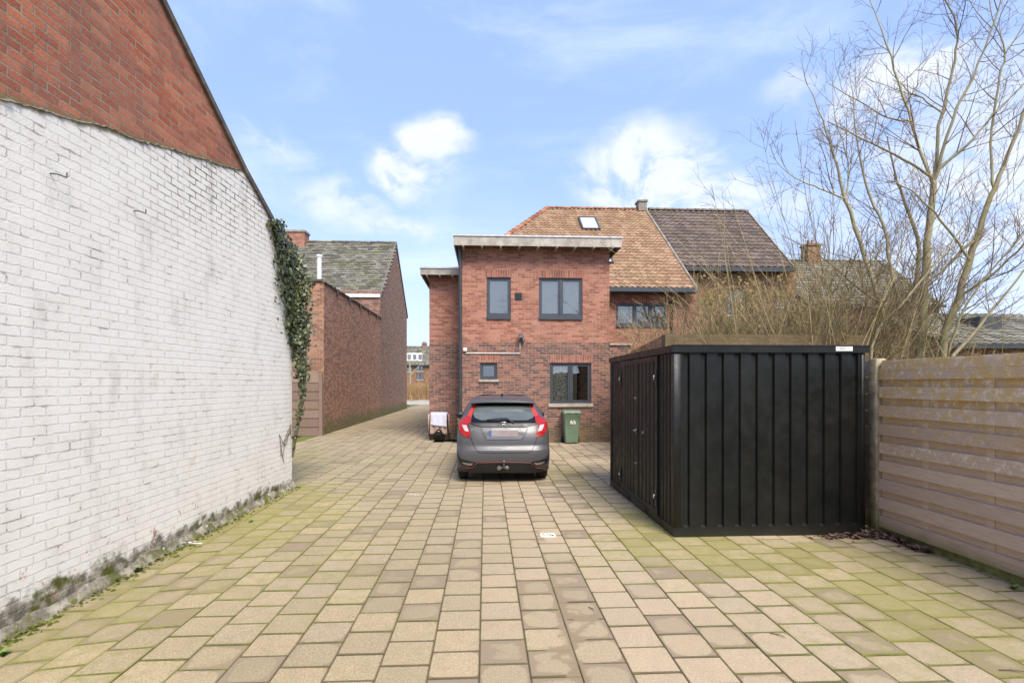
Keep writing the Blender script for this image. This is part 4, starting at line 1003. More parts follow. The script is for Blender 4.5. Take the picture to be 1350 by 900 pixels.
corr((SX0 + .085, SY0 + .012, 0), (1, 0, 0), (0, -1, 0), W_ - .13, RZ0, RZ1, .1965, .03).build('end_panel', M['shed_paint'], shed)
corr((SX0 + .085, SY1 - .012, 0), (1, 0, 0), (0, 1, 0), W_ - .13, RZ0, RZ1, .1965, .03).build('end_panel', M['shed_paint'], shed)
corr((SX1 - .012, SY0 + .085, 0), (0, 1, 0), (1, 0, 0), SY1 - SY0 - .17, RZ0, RZ1, .1965, .06).build('side_panel', M['shed_paint'], shed)
g = MB()
for xa, xb in ((SX0, SX0 + .085), (SX1 - .045, SX1)):
    for ya, yb in ((SY0, SY0 + .085), (SY1 - .085, SY1)): g.bbox((xa, ya, .1), (xb, yb, RZ1), .006)
g.box((SX0 - .0, SY0 - .0, .0), (SX1, SY0 + .06, RZ0)); g.box((SX0, SY1 - .06, 0), (SX1, SY1, RZ0)); g.box((SX0, SY0 + .06, 0), (SX0 + .06, SY1 - .06, RZ0)); g.box((SX1 - .06, SY0 + .06, 0), (SX1, SY1 - .06, RZ0))
g.build('frame', M['shed_paint'], shed)
g = MB()
o_ = .018; hz = .082
g.box((SX0 - o_, SY0 - o_, SZ - hz), (SX1 + o_ + .02, SY0 + .02, SZ)); g.box((SX0 - o_, SY1 - .02, SZ - hz), (SX1 + o_, SY1 + o_, SZ)); g.box((SX0 - o_, SY0 + .021, SZ - hz), (SX0 + .02, SY1 - .021, SZ)); g.box((SX1 - .02, SY0 + .021, SZ - hz), (SX1 + o_, SY1 - .021, SZ))
g.box((SX0 + .02, SY0 + .02, SZ - .03), (SX1 - .02, SY1 - .02, SZ - .012)); g.box((SX0 - o_ - .004, SY0 - o_ - .004, SZ - .012), (SX1 + o_ + .024, SY0 - o_, SZ + .003))
g.build('roof', M['shed_paint'], shed)
def sy(px_): return onX(px_, 505, SX0).y
yd0, ydm, yd1 = sy(867.5), sy(839.5), sy(819)
# fixed side bays
corr((SX0 + .012, SY0 + .085, 0), (0, 1, 0), (-1, 0, 0), yd0 - SY0 - .085, RZ0, RZ1, .115, .03, duty=.5).build('side_panel', M['shed_paint'], shed)
corr((SX0 + .012, yd1, 0), (0, 1, 0), (-1, 0, 0), SY1 - .085 - yd1, RZ0, RZ1, .12, .04, duty=.5).build('side_panel', M['shed_paint'], shed)
for ya, yb, hand in ((yd0, ydm, 1), (ydm, yd1, 0)):
    L = yb - ya - .012; d_ = thing  # door leaf
    mb = corr((SX0 - .004, ya + .066, 0), (0, 1, 0), (-1, 0, 0), L - .12, RZ0 + .06, RZ1 - .06, L / 5.6, .05, d=.02, duty=.55)
    mb.box((SX0 - .008, ya + .006, RZ0 + .01), (SX0 + .012, ya + .066, RZ1 - .008)); mb.box((SX0 - .008, yb - .066, RZ0 + .01), (SX0 + .012, yb - .006, RZ1 - .008))
    mb.box((SX0 - .008, ya + .066, RZ0 + .01), (SX0 + .012, yb - .066, RZ0 + .07)); mb.box((SX0 - .008, ya + .066, RZ1 - .07), (SX0 + .012, yb - .066, RZ1 - .008))
    door = mb.build('door', M['shed_paint'], shed, origin=(SX0, ya, RZ0))
    hy = ya + .02 if hand else yb - .02
    for hzz in (SZ - .36, .33):
        g = MB(); g.box((SX0 - .016, hy - .022, hzz - .12), (SX0 - .0085, hy + .022, hzz + .1))
        g.build('hinge', M['hinge_black'] if 'hinge_black' in M else M['rubber'], door)
        g = MB()
        for q in (-.09, -.055, .04, .075): g.disc_cyl((SX0 - .019, hy + .01, hzz + q), (1, 0, 0), .009, .008, 8)
        g.tube([(SX0 - .03, hy - .03 if hand == 0 else hy + .035, hzz - .02), (SX0 - .045, hy, hzz), (SX0 - .03, hy - .03 if hand == 0 else hy + .035, hzz + .03)], .009, 6)
        g.build('hinge_bolt', M['chrome'], door)
    if hand:
        hp_ = ydm - .05; zc = 1.07
        g = MB(); g.box((SX0 - .02, hp_ - .02, zc - .05), (SX0 - .0085, hp_ + .02, zc + .05)); g.tube([(SX0 - .02, hp_, zc + .01), (SX0 - .06, hp_, zc + .01), (SX0 - .065, hp_ - .02, zc + .01), (SX0 - .062, hp_ - .13, zc + .008)], .011, 8)
        g.build('handle', M['chrome'], door)
        g = MB(); g.disc_cyl((SX0 - .014, hp_ - .28, zc), (1, 0, 0), .022, .014, 12); g.build('lock', M['steel'], door)
        for zz in (1.52, .62):
            g = MB(); g.disc_cyl((SX0 - .016, ydm - .04, zz), (1, 0, 0), .018, .02, 10); g.box((SX0 - .032, ydm - .05, zz - .012), (SX0 - .026, ydm + .02, zz + .012)); g.build('latch', M['chrome'], door)
M['pocket'] = plain('pocket', '#050505', .9)
for pa in (829.5, 852.5):
    g = MB(); y_ = onX(pa, 505, SX0).y; g.box((SX0 - .002, y_ - .075, .025), (SX0 + .01, y_ + .075, .08)); g.build('fork_pocket_shade', M['pocket'], shed)  # black slab on the rail stands in for the shade inside an opening
st0, st1 = onY(1102, 455, SY0 - .02), onY(1124, 462.5, SY0 - .02)
M['sticker'] = plain('sticker', '#d6d8d2', .5); M['ink'] = plain('ink', '#4c4f50', .6)
g = MB(); g.box((st0.x, SY0 - .0215, st1.z), (st1.x, SY0 - .0185, st0.z - .004)); sk = g.build('sticker', M['sticker'], shed)
g = MB(); w_ = st1.x - st0.x; h_ = st0.z - .004 - st1.z; 
g.disc_cyl((st0.x + .09 * w_, SY0 - .0225, st1.z + .5 * h_), (0, 1, 0), .006, .002, 12)
for k, (a_, b_, c_) in enumerate(((.2, .5, .62), (.2, .62, .4), (.2, .42, .22))):
    xx = st0.x + a_ * w_
    while xx < st0.x + b_ * w_: ll = U(.004, .011); g.box((xx, SY0 - .0226, st1.z + c_ * h_), (xx + ll, SY0 - .0216, st1.z + c_ * h_ + .005)); xx += ll + .003
g.build('print', M['ink'], sk)

# ------------------------------------------------------------------ plank fence on the right
M['fence_wood'] = None
m, nt, b = newmat('fence_wood'); P = nd(nt, 'ShaderNodeNewGeometry').outputs['Position']; uv = nd(nt, 'ShaderNodeUVMap').outputs[0]
at = sep(nt, nd(nt, 'ShaderNodeVertexColor', layer_name='tint').outputs[0]); pz = sep(nt, P)[2]
st_ = vm(nt, 'MULTIPLY', uv, (1.6, 34, 1)).outputs[0]
gr = noi(nt, st_, 3, 6, .6, .6); med = noi(nt, P, 4, 5, .6); fin = noi(nt, P, 90, 4, .7)
c = mx(nt, at[0], lin('#b8a494'), lin('#ccb8a4')); c = mx(nt, ss(nt, gr, .45, .7, 0, .45), c, lin('#8f7e73'))
c = mx(nt, ss(nt, noi(nt, st_, 9, 4, .7), .55, .75, 0, .5), c, lin('#c6b7a4'))
hg = mt(nt, 'ADD', pz, mt(nt, 'MULTIPLY', med, .9))
yl = mt(nt, 'MULTIPLY', ss(nt, hg, 1.25, 2.3), ss(nt, noi(nt, P, 8, 7, .72), .38, .6)); c = mx(nt, mt(nt, 'MULTIPLY', yl, .8), c, lin('#c4a560'))
wl = mt(nt, 'MULTIPLY', ss(nt, mt(nt, 'ADD', hg, mt(nt, 'MULTIPLY', at[1], 1.0)), 1.3, 2.2), ss(nt, noi(nt, P, 14, 7, .8), .5, .62)); c = mx(nt, mt(nt, 'MULTIPLY', wl, .7), c, lin('#e2dac2'))
us_ = sep(nt, uv)
gm = ss(nt, mt(nt, 'ADD', pz, mt(nt, 'MULTIPLY', med, .12)), .3, .08); c = mx(nt, mt(nt, 'MULTIPLY', gm, .8), c, mx(nt, fin, lin('#4c5422'), lin('#7a7e3a')))
put(nt, b.inputs['Base Color'], c); b.inputs['Roughness'].default_value = .92; b.inputs['Specular IOR Level'].default_value = .2
bump(nt, b, mt(nt, 'ADD', gr, mt(nt, 'MULTIPLY', fin, .4)), .7, .008); M['fence_wood'] = m
def FP(s, o, z): p = FA - FDIR * 0 + FDIR * s; nrm = Vector((FDIR.y, -FDIR.x, 0)); nrm = nrm if nrm.x < 0 else -nrm; q = p + nrm * o; return Vector((q.x, q.y, z))
def fbox(mb, s0, s1, o0, o1, z0, z1, t=(.5, 0, 0), warp_=0, lean=0):
    n = max(1, int(abs(s1 - s0) / .18)) if warp_ else 1; rows = []
    for k in range(n + 1):
        s = s0 + (s1 - s0) * k / n; dz_ = warp_ * mnoise.noise(Vector((s * 1.3, z0 * 9, 2))); rg = .0022 * mnoise.noise(Vector((s * 17, z0 * 5, 8))) if warp_ else 0
        rows.append([FP(s, o0, z0 + dz_), FP(s, o1 + lean, z0 + dz_ + rg), FP(s, o1, z1 + dz_ - rg), FP(s, o0, z1 + dz_)])
    mb.grid(rows, t, close=True, sm=False); mb.face(rows[0], t); mb.face(list(reversed(rows[-1])), t)
fence = thing('plank_fence', 'weathered grey brown horizontal plank fence with yellow lichen right of the shed', 'fence', FA)
ftz = 1.72 + 29.5 * (F * CAMH / 196.5) / F
LENF = 5.2
zb0 = .09; npk = 9; pit = (ftz - zb0) / npk
rf = random.Random(21)
g = MB(); h_ = MB()
for k in range(npk):
    z0 = zb0 + k * pit
    t_ = (rf.random(), 1 if k in (4, 8, 7) else 0, 0)
    fbox(g, .045, LENF, .012, .042, z0, z0 + pit * .6, t_, .004, .006)                      # proud slat
    if k < npk - 0: fbox(h_, .045, LENF, -.01, .008, z0 + pit * .5, z0 + pit * (1.06 if k < npk - 1 else 1.0), (rf.random(), 0, 0), .002)   # board behind
g.build('slats', M['fence_wood'], fence); h_.build('back_boards', M['fence_wood'], fence)
for k in range(8):
    s = .68 + .69 * k; g = MB()
    fbox(g, s - .075, s, .0085, .0175, zb0 + .01, ftz - .05, (rf.random(), 0, 0))
    if s < LENF - .05: g.build('batten', M['fence_wood'], fence)
g = MB(); fbox(g, .07, LENF, -.01, .045, ftz - .105, ftz - .02, (.8, 1, 0), .004); fbox(g, .07, LENF, -.03, .03, ftz - .02, ftz + .006, (.9, 1, 0), .003); g.build('cap_board', M['fence_wood'], fence)
M['base_board'] = plain('base_board', '#6f7144', .95, var=.35, scale=9, bmp=.5)
g = MB(); fbox(g, .05, LENF, -.015, .012, -.05, zb0 + .02, (.2, 0, 0))
g.build('base_board', M['base_board'], fence)
m, nt, b = newmat('mossy_concrete'); P = nd(nt, 'ShaderNodeNewGeometry').outputs['Position']; pz = sep(nt, P)[2]
c = mx(nt, ss(nt, noi(nt, P, 9, 6, .65), .35, .7), lin('#7f7660'), lin('#a79b82')); c = mx(nt, ss(nt, noi(nt, P, 60, 4, .7), .6, .7), c, lin('#d0c6ac'))
c = mx(nt, ss(nt, mt(nt, 'ADD', pz, mt(nt, 'MULTIPLY', noi(nt, P, 5, 4), .3)), .5, .15, 0, .8), c, lin('#6c7030')); put(nt, b.inputs['Base Color'], c); b.inputs['Roughness'].default_value = .95
bump(nt, b, noi(nt, P, 60, 6, .7), .6, .006); M['mossy_concrete'] = m
g = MB(); p0 = FP(-.02, 0, 0); g.bbox((p0.x - .075, p0.y - .06, -.05), (p0.x + .05, p0.y + .07, ftz + .03), .012); g.build('post', M['mossy_concrete'], fence)
g = MB(); 
for k in range(10): g.box((p0.x + .1, p0.y + .07, k * .2), (p0.x + .13, a.y, k * .2 + .195), (rf.random(), 0, 0))
g.build('rear_panel', M['fence_wood'], fence)

# leaf litter by the post
g = MB(); rL = random.Random(4); lp0 = gnd(1140, 708)
for k in range(900):
    x = lp0.x + rL.gauss(0, .22); t = rL.random()
    if rL.random() < .45: s_ = rL.uniform(-.1, .75); p = FP(s_, .05 + abs(rL.gauss(0, .05)), 0)
    else: p = Vector((min(x, FA.x - .03), SY0 - .03 - abs(rL.gauss(0, .07)), 0))
    p.z = .006 + .05 * rL.random() * math.exp(-((p.x - lp0.x - .1) / .3) ** 2)
    a_ = rL.uniform(0, 6.28); l_ = rL.uniform(.02, .045); u_ = Vector((math.cos(a_), math.sin(a_), rL.uniform(-.5, .5))) * l_; v_ = Vector((-math.sin(a_), math.cos(a_), rL.uniform(-.6, .6))) * l_ * .45
    g.face([p - u_, p - u_ * .2 + v_, p + u_, p - u_ * .1 - v_], (t, 0, 0))
M['dead_leaf'] = tintmat('dead_leaf', ['#3a2c26', '#57433a', '#735a4c', '#927a68'], .8, scale=20)
stuff(g.build('leaf_litter', M['dead_leaf']), 'brown dead leaves heaped between the shed corner and the fence post', 'leaves')
g = MB(); p = gnd(1108, 702); g.face([p + Vector(q) for q in ((-.04, -.02, .05), (.03, -.03, .045), (.05, .02, .07), (.0, .05, .1), (-.05, .03, .08))], (1, 0, 0)); 
M['pale_leaf'] = plain('pale_leaf', '#cdbf9c', .7)
tag(g.build('dry_leaf', M['pale_leaf'], origin=p), 'single pale curled dry leaf on the dark leaf heap by the shed corner', 'leaf')
# twigs & small litter
def twig(x, y, L, ang, label, bend=.3):
    p = gnd(x, y); p.z = .008; d = Vector((math.cos(ang), math.sin(ang), 0)); e = Vector((-d.y, d.x, 0)); g = MB()
    g.tube([p, p + d * L * .35 + e * L * bend * .4, p + d * L * .7 + e * L * bend * .3 + Vector((0, 0, .006)), p + d * L], [.004, .0035, .003, .0015], 5); g.tube([p + d * L * .35 + e * L * bend * .4, p + d * L * .5 + e * L * .3], [.0025, .001], 4)
    tag(g.build('twig', M['ivy_stem'], origin=p), label, 'twig')
twig(1318, 884, .16, -.4, 'curved brown twig on the paving near the bottom right corner')
twig(776, 801, .08, -1.2, 'short dark twig beside the sandy drain line in the foreground')
twig(1015, 835, .1, -.9, 'thin twig on the pavers in front of the shed')

# floor drain
dc = gnd(722.5, 705)
dr = thing('floor_drain', 'small white square drain cover half buried in sand between the pavers', 'drain', (dc.x, dc.y, 0))
g = MB(); g.bbox((dc.x - .09, dc.y - .075, -.01), (dc.x + .09, dc.y + .075, .004), .01); g.build('cover', M['drain_white'] if 'drain_white' in M else M['white_paint'], dr)
g = MB()
for k in range(7):
    a_ = R(20 + 320 * k / 6); g.bbox((dc.x - .02 + .045 * math.cos(a_) - .008, dc.y + .035 * math.sin(a_) - .006, .0042), (dc.x - .02 + .045 * math.cos(a_) + .008, dc.y + .035 * math.sin(a_) + .006, .0056), .003)
g.bbox((dc.x + .035, dc.y - .05, .0042), (dc.x + .06, dc.y - .02, .0056), .005)
g.build('slots', M['pocket'], dr)
# paint flecks / bird droppings on the paving
M['fleck'] = plain('fleck', '#d8d4c8', .8)
for k, (x, y, s_, lb) in enumerate(((510, 582, 3.2, 'white splash of paint on the driveway left of the draped trolley'), (252, 716, 1.3, 'white fleck of plaster by the foot of the white wall'), (547, 652, 1, 'small white fleck on the pavers left of the parked car'),)):
    g = MB(); p = gnd(x, y)
    for q in range(7):
        c_ = p + Vector((rL.gauss(0, .045) * s_, rL.gauss(0, .02) * s_, .005)); r_ = rL.uniform(.006, .017) * math.sqrt(s_)
        g.face([c_ + Vector((r_ * (1.6 + .5 * rL.random()) * math.cos(t), r_ * math.sin(t), 0)) for t in [2 * math.pi * j / 8 for j in range(8)]])
    tag(g.build('paint_fleck', M['fleck'], origin=p), lb, 'paint')

# ------------------------------------------------------------------ text helper
def text_mesh(name, s, size, mat_, parent, loc, rot=(R(90), 0, 0), ext=.001, bold=0, shear=0):
    cu = bpy.data.curves.new(name, 'FONT'); cu.body = s; cu.size = size; cu.extrude = ext; cu.align_x = 'CENTER'; cu.align_y = 'CENTER'; cu.offset = bold; cu.shear = shear; cu.resolution_u = 3
    to = bpy.data.objects.new('tmp', cu); COL.objects.link(to); dg = bpy.context.evaluated_depsgraph_get()
    me = bpy.data.meshes.new_from_object(to.evaluated_get(dg)); bpy.data.objects.remove(to); bpy.data.curves.remove(cu)
    me.name = name; me.materials.clear(); me.materials.append(mat_); o = bpy.data.objects.new(name, me); COL.objects.link(o); o.parent = parent; o.location = loc; o.rotation_euler = rot
    return o

# ------------------------------------------------------------------ wheelie bin
bp0 = gnd(754.5, 585)
M['bin_green'] = plain('bin_green', '#667a62', .5, var=.1, scale=6)
bn = thing('wheelie_bin', 'green wheelie bin with white number standing against the brick wall', 'bin', (bp0.x, bp0.y + .25, 0))
def ring(cx, cy, z, wx, wy, r=.04):
    out = []
    for sx_, sy_, a0 in ((1, 1, 0), (-1, 1, 90), (-1, -1, 180), (1, -1, 270)):
        for q in range(4): t = R(a0 + 30 * q); out.append((cx + sx_ * (wx - r) + r * math.cos(t), cy + sy_ * (wy - r) + r * math.sin(t), z))
    return out
bx0, by0 = bp0.x, bp0.y + .25
g = MB(); rows = [ring(bx0, by0, z, wx, wy) for z, wx, wy in ((.03, .185, .2), (.1, .19, .205), (.5, .215, .235), (.8, .235, .255), (.82, .25, .27), (.86, .25, .27))]
g.grid(rows, close=True); g.face(list(reversed(rows[0]))); g.build('body', M['bin_green'], bn)
g = MB(); rows = [ring(bx0, by0, z, wx, wy) for z, wx, wy in ((.862, .262, .285), (.895, .265, .288), (.93, .25, .27), (.945, .21, .23))]
g.grid(rows, close=True); g.face(rows[-1]); g.tube([(bx0 - .2, by0 + .3, .88), (bx0 + .2, by0 + .3, .88)], .018, 8)
for q in (-.12, .12): g.bbox((bx0 + q - .05, by0 - .292, .87), (bx0 + q + .05, by0 - .27, .91), .006)
lid = g.build('lid', M['bin_green'], bn)
for sx_ in (-1, 1):
    g = MB(); g.disc_cyl((bx0 + sx_ * .235, by0 + .17, .1), (1, 0, 0), .1, .05, 20); wl_ = g.build('wheel', M['rubber'], bn)
    g = MB(); g.disc_cyl((bx0 + sx_ * .262, by0 + .17, .1), (1, 0, 0), .05, .01, 14); g.build('hub', M['plastic_black'], wl_)
tm_ = text_mesh('number', '65', .17, M['white_paint'], bn, (0.02, -.248, .62), rot=(R(87.2), 0, 0), bold=.003)

# ------------------------------------------------------------------ draped trolley and black crate
tp = gnd(578.5, 580.5); tx, ty = tp.x, tp.y + .2
M['cover'] = plain('cover', '#a5897c', .9, var=.18, scale=9, bmp=.3); M['towel'] = plain('towel', '#bcbcc8', .95, var=.05, scale=20, bmp=.5)
tr_ = thing('garden_trolley', 'small black trolley draped with a brown cover and pale towel beside the house', 'trolley', (tx, ty, 0))
g = MB()
for sx_ in (-1, 1):
    for s_y in (-1, 1): g.tube([(tx + sx_ * .2, ty + s_y * .18, .05), (tx + sx_ * .22, ty + s_y * .2, .78)], .014, 8)
g.tube([(tx - .22, ty - .19, .78), (tx + .22, ty - .19, .78)], .014, 8); g.tube([(tx - .22, ty + .2, .78), (tx + .22, ty + .2, .78)], .014, 8); g.build('frame', M['dark_metal'], tr_)
g = MB(); g.box((tx - .2, ty - .19, .16), (tx + .2, ty + .18, .34)); g.build('basket', M['plastic_black'], tr_)
g = MB(); g.bbox((tx - .04, ty - .2, .27), (tx + .02, ty - .192, .3), .004); g.build('badge', M['white_paint'], tr_)
for sx_ in (-1, 1):
    for s_y in (-1, 1): g = MB(); g.disc_cyl((tx + sx_ * .2, ty + s_y * .18, .035), (1, 0, 0), .035, .022, 14); g.build('castor', M['plastic_black'], tr_)
def drape(name, mat_, x0, x1, y0, y1, ztop, front, back, sides, par, seed=0, th=.012, taper=0):
    """cloth over a box top: front(x)->length hanging"""
    g = MB(); n = 26
    rows = []
    for i in range(n + 1):
        x = x0 + (x1 - x0) * i / n; u = i / n; row = []
        fl_ = front(u); m_ = 9
        for q in range(m_, -1, -1):
            d = fl_ * q / m_; f = .012 * math.sin(u * 17 + seed) * (q / m_) + .01 * mnoise.noise(Vector((u * 5, q * .3, seed)))
            row.append((x + .02 * mnoise.noise(Vector((q * .3, u * 3, seed))) * q / m_, y0 - .012 - f - .02 * q / m_, ztop - d))
        for q in range(1, 7): row.append((x, y0 + (y1 - y0) * q / 7, ztop + .012 + .008 * mnoise.noise(Vector((u * 4, q, seed)))))
        for q in range(0, 6): row.append((x, y1 + .01, ztop - back * q / 5))
        rows.append(row)
    for side, xs_ in ((0, x0), (1, x1)):
        extra = []
        for q in range(1, 6):
            row = []
            for k, p in enumerate(rows[0] if side == 0 else rows[-1]):
                dx = (-1 if side == 0 else 1) * (.012 + taper * q / 5 + .01 * math.sin(k * .9 + seed) * q / 5); row.append((p[0] + dx, p[1], p[2] - sides * q / 5 if k >= 10 and k <= 15 else p[2] - 0.0 * q))
            extra.append(row)
        keep = [r[9:17] for r in extra]; base_ = [(rows[0] if side == 0 else rows[-1])[9:17]] + keep
        g.grid(base_)
    g.grid(rows); o = g.build(name, mat_, par); sd = o.modifiers.new('thick', 'SOLIDIFY'); sd.thickness = th; return o
drape('cover', M['cover'], tx - .26, tx + .25, ty - .21, ty + .22, .8, lambda u: .5 + .09 * abs(2 * u - 1) + .05 * math.sin(u * 9), .5, .7, tr_, 1, .008, .05)
tw_ = drape('towel', M['towel'], tx - .235, tx + .235, ty - .235, ty + .2, .818, lambda u: .35 + .06 * u, .1, .04, None, 4, .01)
o = tw_; off_ = Vector((tx, ty, .8))
for v in o.data.vertices: v.co -= off_
o.location = off_; tag(o, 'pale lilac towel lying over the brown covered trolley', 'towel')
cr = gnd(600, 574); cx_, cy_ = cr.x - .0, cr.y + .2
ck = thing('storage_box', 'black box under a crumpled black plastic sheet by the downpipe', 'box', (cx_, cy_, 0))
g = MB(); g.bbox((cx_ - .19, cy_ - .2, .07), (cx_ + .22, cy_ + .2, .55), .02); g.build('body', M['black_fabric'] if 'black_fabric' in M else M['pocket'], ck)
g = MB(); rows = []
for i in range(17):
    u = i / 16; row = []
    for j in range(17):
        v = j / 16; rr_ = max(abs(u - .5), abs(v - .5)) * 2; z = .62 + .16 * (1 - rr_ ** 2.5) + .05 * mnoise.noise(Vector((u * 6, v * 6, 1))) - (.12 if rr_ > .95 else 0)
        row.append((cx_ - .24 + .5 * u, cy_ - .23 + .46 * v, z + .03 * mnoise.noise(Vector((u * 14, v * 14, 3)))))
    rows.append(row)
g.grid(rows); M['plastic_sheet'] = plain('plastic_sheet', '#22262a', .18, var=.1, spec=.6); g.build('sheet', M['plastic_sheet'], ck)
g = MB(); g.box((cx_ - .2, cy_ - .21, .03), (cx_ + .23, cy_ + .21, .068)); g.build('base', M['cover'], ck)
pl_ = onY(610, 545, HF_Y - .3)
pt_ = thing('potted_plant', 'small green potted plant behind the car beside the downpipe', 'plant', (pl_.x, HF_Y - .28, 0))
g = MB(); g.tube([(pl_.x, HF_Y - .28, 0), (pl_.x, HF_Y - .28, .4)], [.09, .13], 14); g.build('pot', M['plastic_black'], pt_)
g = MB()
for k in range(70):
    a_ = rL.uniform(0, 6.28); h0 = rL.uniform(.38, .8); r_ = rL.uniform(.02, .14); p = Vector((pl_.x + r_ * math.cos(a_), HF_Y - .28 + r_ * math.sin(a_), h0)); leaf(g, p, Vector((rL.uniform(-1, 1), -1, rL.uniform(0, 1))).normalized(), rL.uniform(.04, .08), rL, rL.uniform(.4, 1))
g.build('leaves', M['weed'], pt_)

# ------------------------------------------------------------------ grey hatchback
CS = .965
def interp(tab, z, k):
    if z <= tab[0][0]: return tab[0][k]
    for a_, b_ in zip(tab[:-1], tab[1:]):
        if z <= b_[0]:
            t = (z - a_[0]) / (b_[0] - a_[0]); t = t * t * (3 - 2 * t) * .35 + t * .65
            return a_[k] + (b_[k] - a_[k]) * t
    return tab[-1][k]
#       z    yrear yfront halfW  exponent
LV = [(.20, .10, 3.90, .80, 4.2), (.27, .05, 3.96, .835, 4.4), (.36, .015, 3.99, .845, 4.6), (.46, .0, 4.0, .85, 4.6), (.56, .0, 3.99, .85, 4.2), (.615, .012, 3.98, .848, 4.0), (.64, .05, 3.97, .848, 4.0),
      (.76, .065, 3.93, .85, 3.8), (.90, .105, 3.80, .847, 3.6), (1.00, .15, 3.55, .835, 3.4), (1.06, .175, 3.2, .82, 3.2), (1.10, .22, 3.0, .80, 3.0), (1.20, .32, 2.84, .755, 3.0), (1.30, .42, 2.66, .705, 3.0),
      (1.39, .52, 2.46, .655, 3.0), (1.46, .60, 2.28, .61, 2.8), (1.51, .74, 2.1, .55, 2.6), (1.545, .95, 1.95, .48, 2.6), (1.558, 1.1, 1.8, .40, 2.4)]
def plan(z, k): return interp(LV, z, k)
def Rr(x, z):
    W = plan(z, 3); e = plan(z, 4); u = min(.999, abs(x) / W); return plan(z, 1) + .36 * (1 - (1 - u ** e) ** (1 / e))
carx = gnd(662.7, 630).x; cary = gnd(662.7, 630).y - .58 * CS
M['car_paint'] = plain('car_paint', '#525153', .38, .35, var=.02, scale=3, spec=.35, coat=.15)
M['car_paint'].node_tree.nodes['Principled BSDF'].inputs['Roughness'].default_value = .42
M['gloss_black'] = plain('gloss_black', '#0b0c0d', .3, var=.02, spec=.3)
car = thing('parked_car', 'grey metallic hatchback seen from behind, parked in front of the brick house', 'car', (carx, cary, 0))
zs = [l[0] for l in LV]; fz = []
for a_, b_ in zip(zs[:-1], zs[1:]):
    n = 2 if b_ - a_ > .05 else 1
    for q in range(n): fz.append(a_ + (b_ - a_) * q / n)
fz.append(zs[-1])
def carring(z):
    W, e, y0, y1 = plan(z, 3), plan(z, 4), plan(z, 1), plan(z, 2); out = []; N = 14
    def cor(t, yb, d, dep_):     # t 0..1 centre->side
        a_ = t * math.pi / 2; x = W * math.sin(a_) ** (2 / e) if t > 0 else 0; u = min(1, x / W); return x, yb + d * dep_ * (1 - (1 - min(.99999, u) ** e) ** (1 / e))
    right = [cor(k / N, y0, 1, .36) for k in range(N + 1)]
    fd_ = .7
    sidey = [y0 + .42 + (y1 - fd_ - y0 - .42) * k / 12 for k in range(1, 12)]
    side = [(W * (1 + .012 * math.sin(math.pi * k / 12)), yy) for k, yy in enumerate(sidey, 1)]
    fr_ = [cor(k / N, y1, -1, fd_) for k in range(N, -1, -1)]
    r_ = right + side + fr_; full = [(x, y) for x, y in r_] + [(-x, y) for x, y in reversed(r_[1:-1])]
    return [(x * CS, y * CS, z * CS) for x, y in full]
g = MB(); rows = [carring(z) for z in fz]; g.grid(rows, close=True); g.face(list(reversed(rows[0])), sm=False); g.face(rows[-1], sm=False)
body = g.build('body', M['car_paint'], car, world=False)
for wy in (.62, 3.15):          # wheel arches
    me = bpy.data.meshes.new('arch'); c_ = MB(); c_.disc_cyl((0, wy * CS, .31 * CS), (1, 0, 0), .365 * CS, 2.2, 40)
    co = c_.build('arch_cut', M['rubber'], None, world=False)
    md = body.modifiers.new('arch', 'BOOLEAN'); md.operation = 'DIFFERENCE'; md.object = co; md.solver = 'EXACT'
dg = bpy.context.evaluated_depsgraph_get(); nm = bpy.data.meshes.new_from_object(body.evaluated_get(dg)); body.modifiers.clear(); body.data = nm; nm.name = 'body'
for o in [o for o in bpy.data.objects if o.name.startswith('arch_cut')]: bpy.data.objects.remove(o)
g = MB()
for sx_ in (-1, 1):             # dark inner arches and underfloor
    for wy in (.62, 3.15):
        ra = [((sx_ * .5) * CS, (wy + .362 * math.cos(t)) * CS, (.31 + .362 * math.sin(t)) * CS) for t in [R(-15 + 210 * k / 16) for k in range(17)]]
        rb = [((sx_ * .835) * CS, p[1], p[2]) for p in ra]; g.grid([ra, rb])
g.box((-.72 * CS, .35 * CS, .2 * CS), (.72 * CS, 3.7 * CS, .26 * CS)); g.box((-.5, .2, .3), (.5, 3.7, .9))
g.build('underbody', M['pocket'], car, world=False)
def CP(cx, cy, off=.004):       # crop pixel of the photograph's car -> point on the rear skin
    px_, py_ = cx / 6.92 + 590, cy / 6.92 + 510; d = ray(px_, py_); y = .1
    for _ in range(14):
        t = (cary + y - 0) / d.y; X = (d.x * t - carx) / CS; Z = (CAMH + d.z * t) / CS; W = plan(Z, 3); X = max(-W * .995, min(W * .995, X)); y = .5 * y + .5 * Rr(X, Z) * CS
    return X, Z
def skin(X, Z, off):
    e = .004; y = Rr(X, Z); nx = (Rr(X + e, Z) - Rr(X - e, Z)) / (2 * e); nz = (Rr(X, Z + e) - Rr(X, Z - e)) / (2 * e)
    n = Vector((nx, -1, nz)).normalized(); return (Vector((X, y, Z)) + n * off) * CS
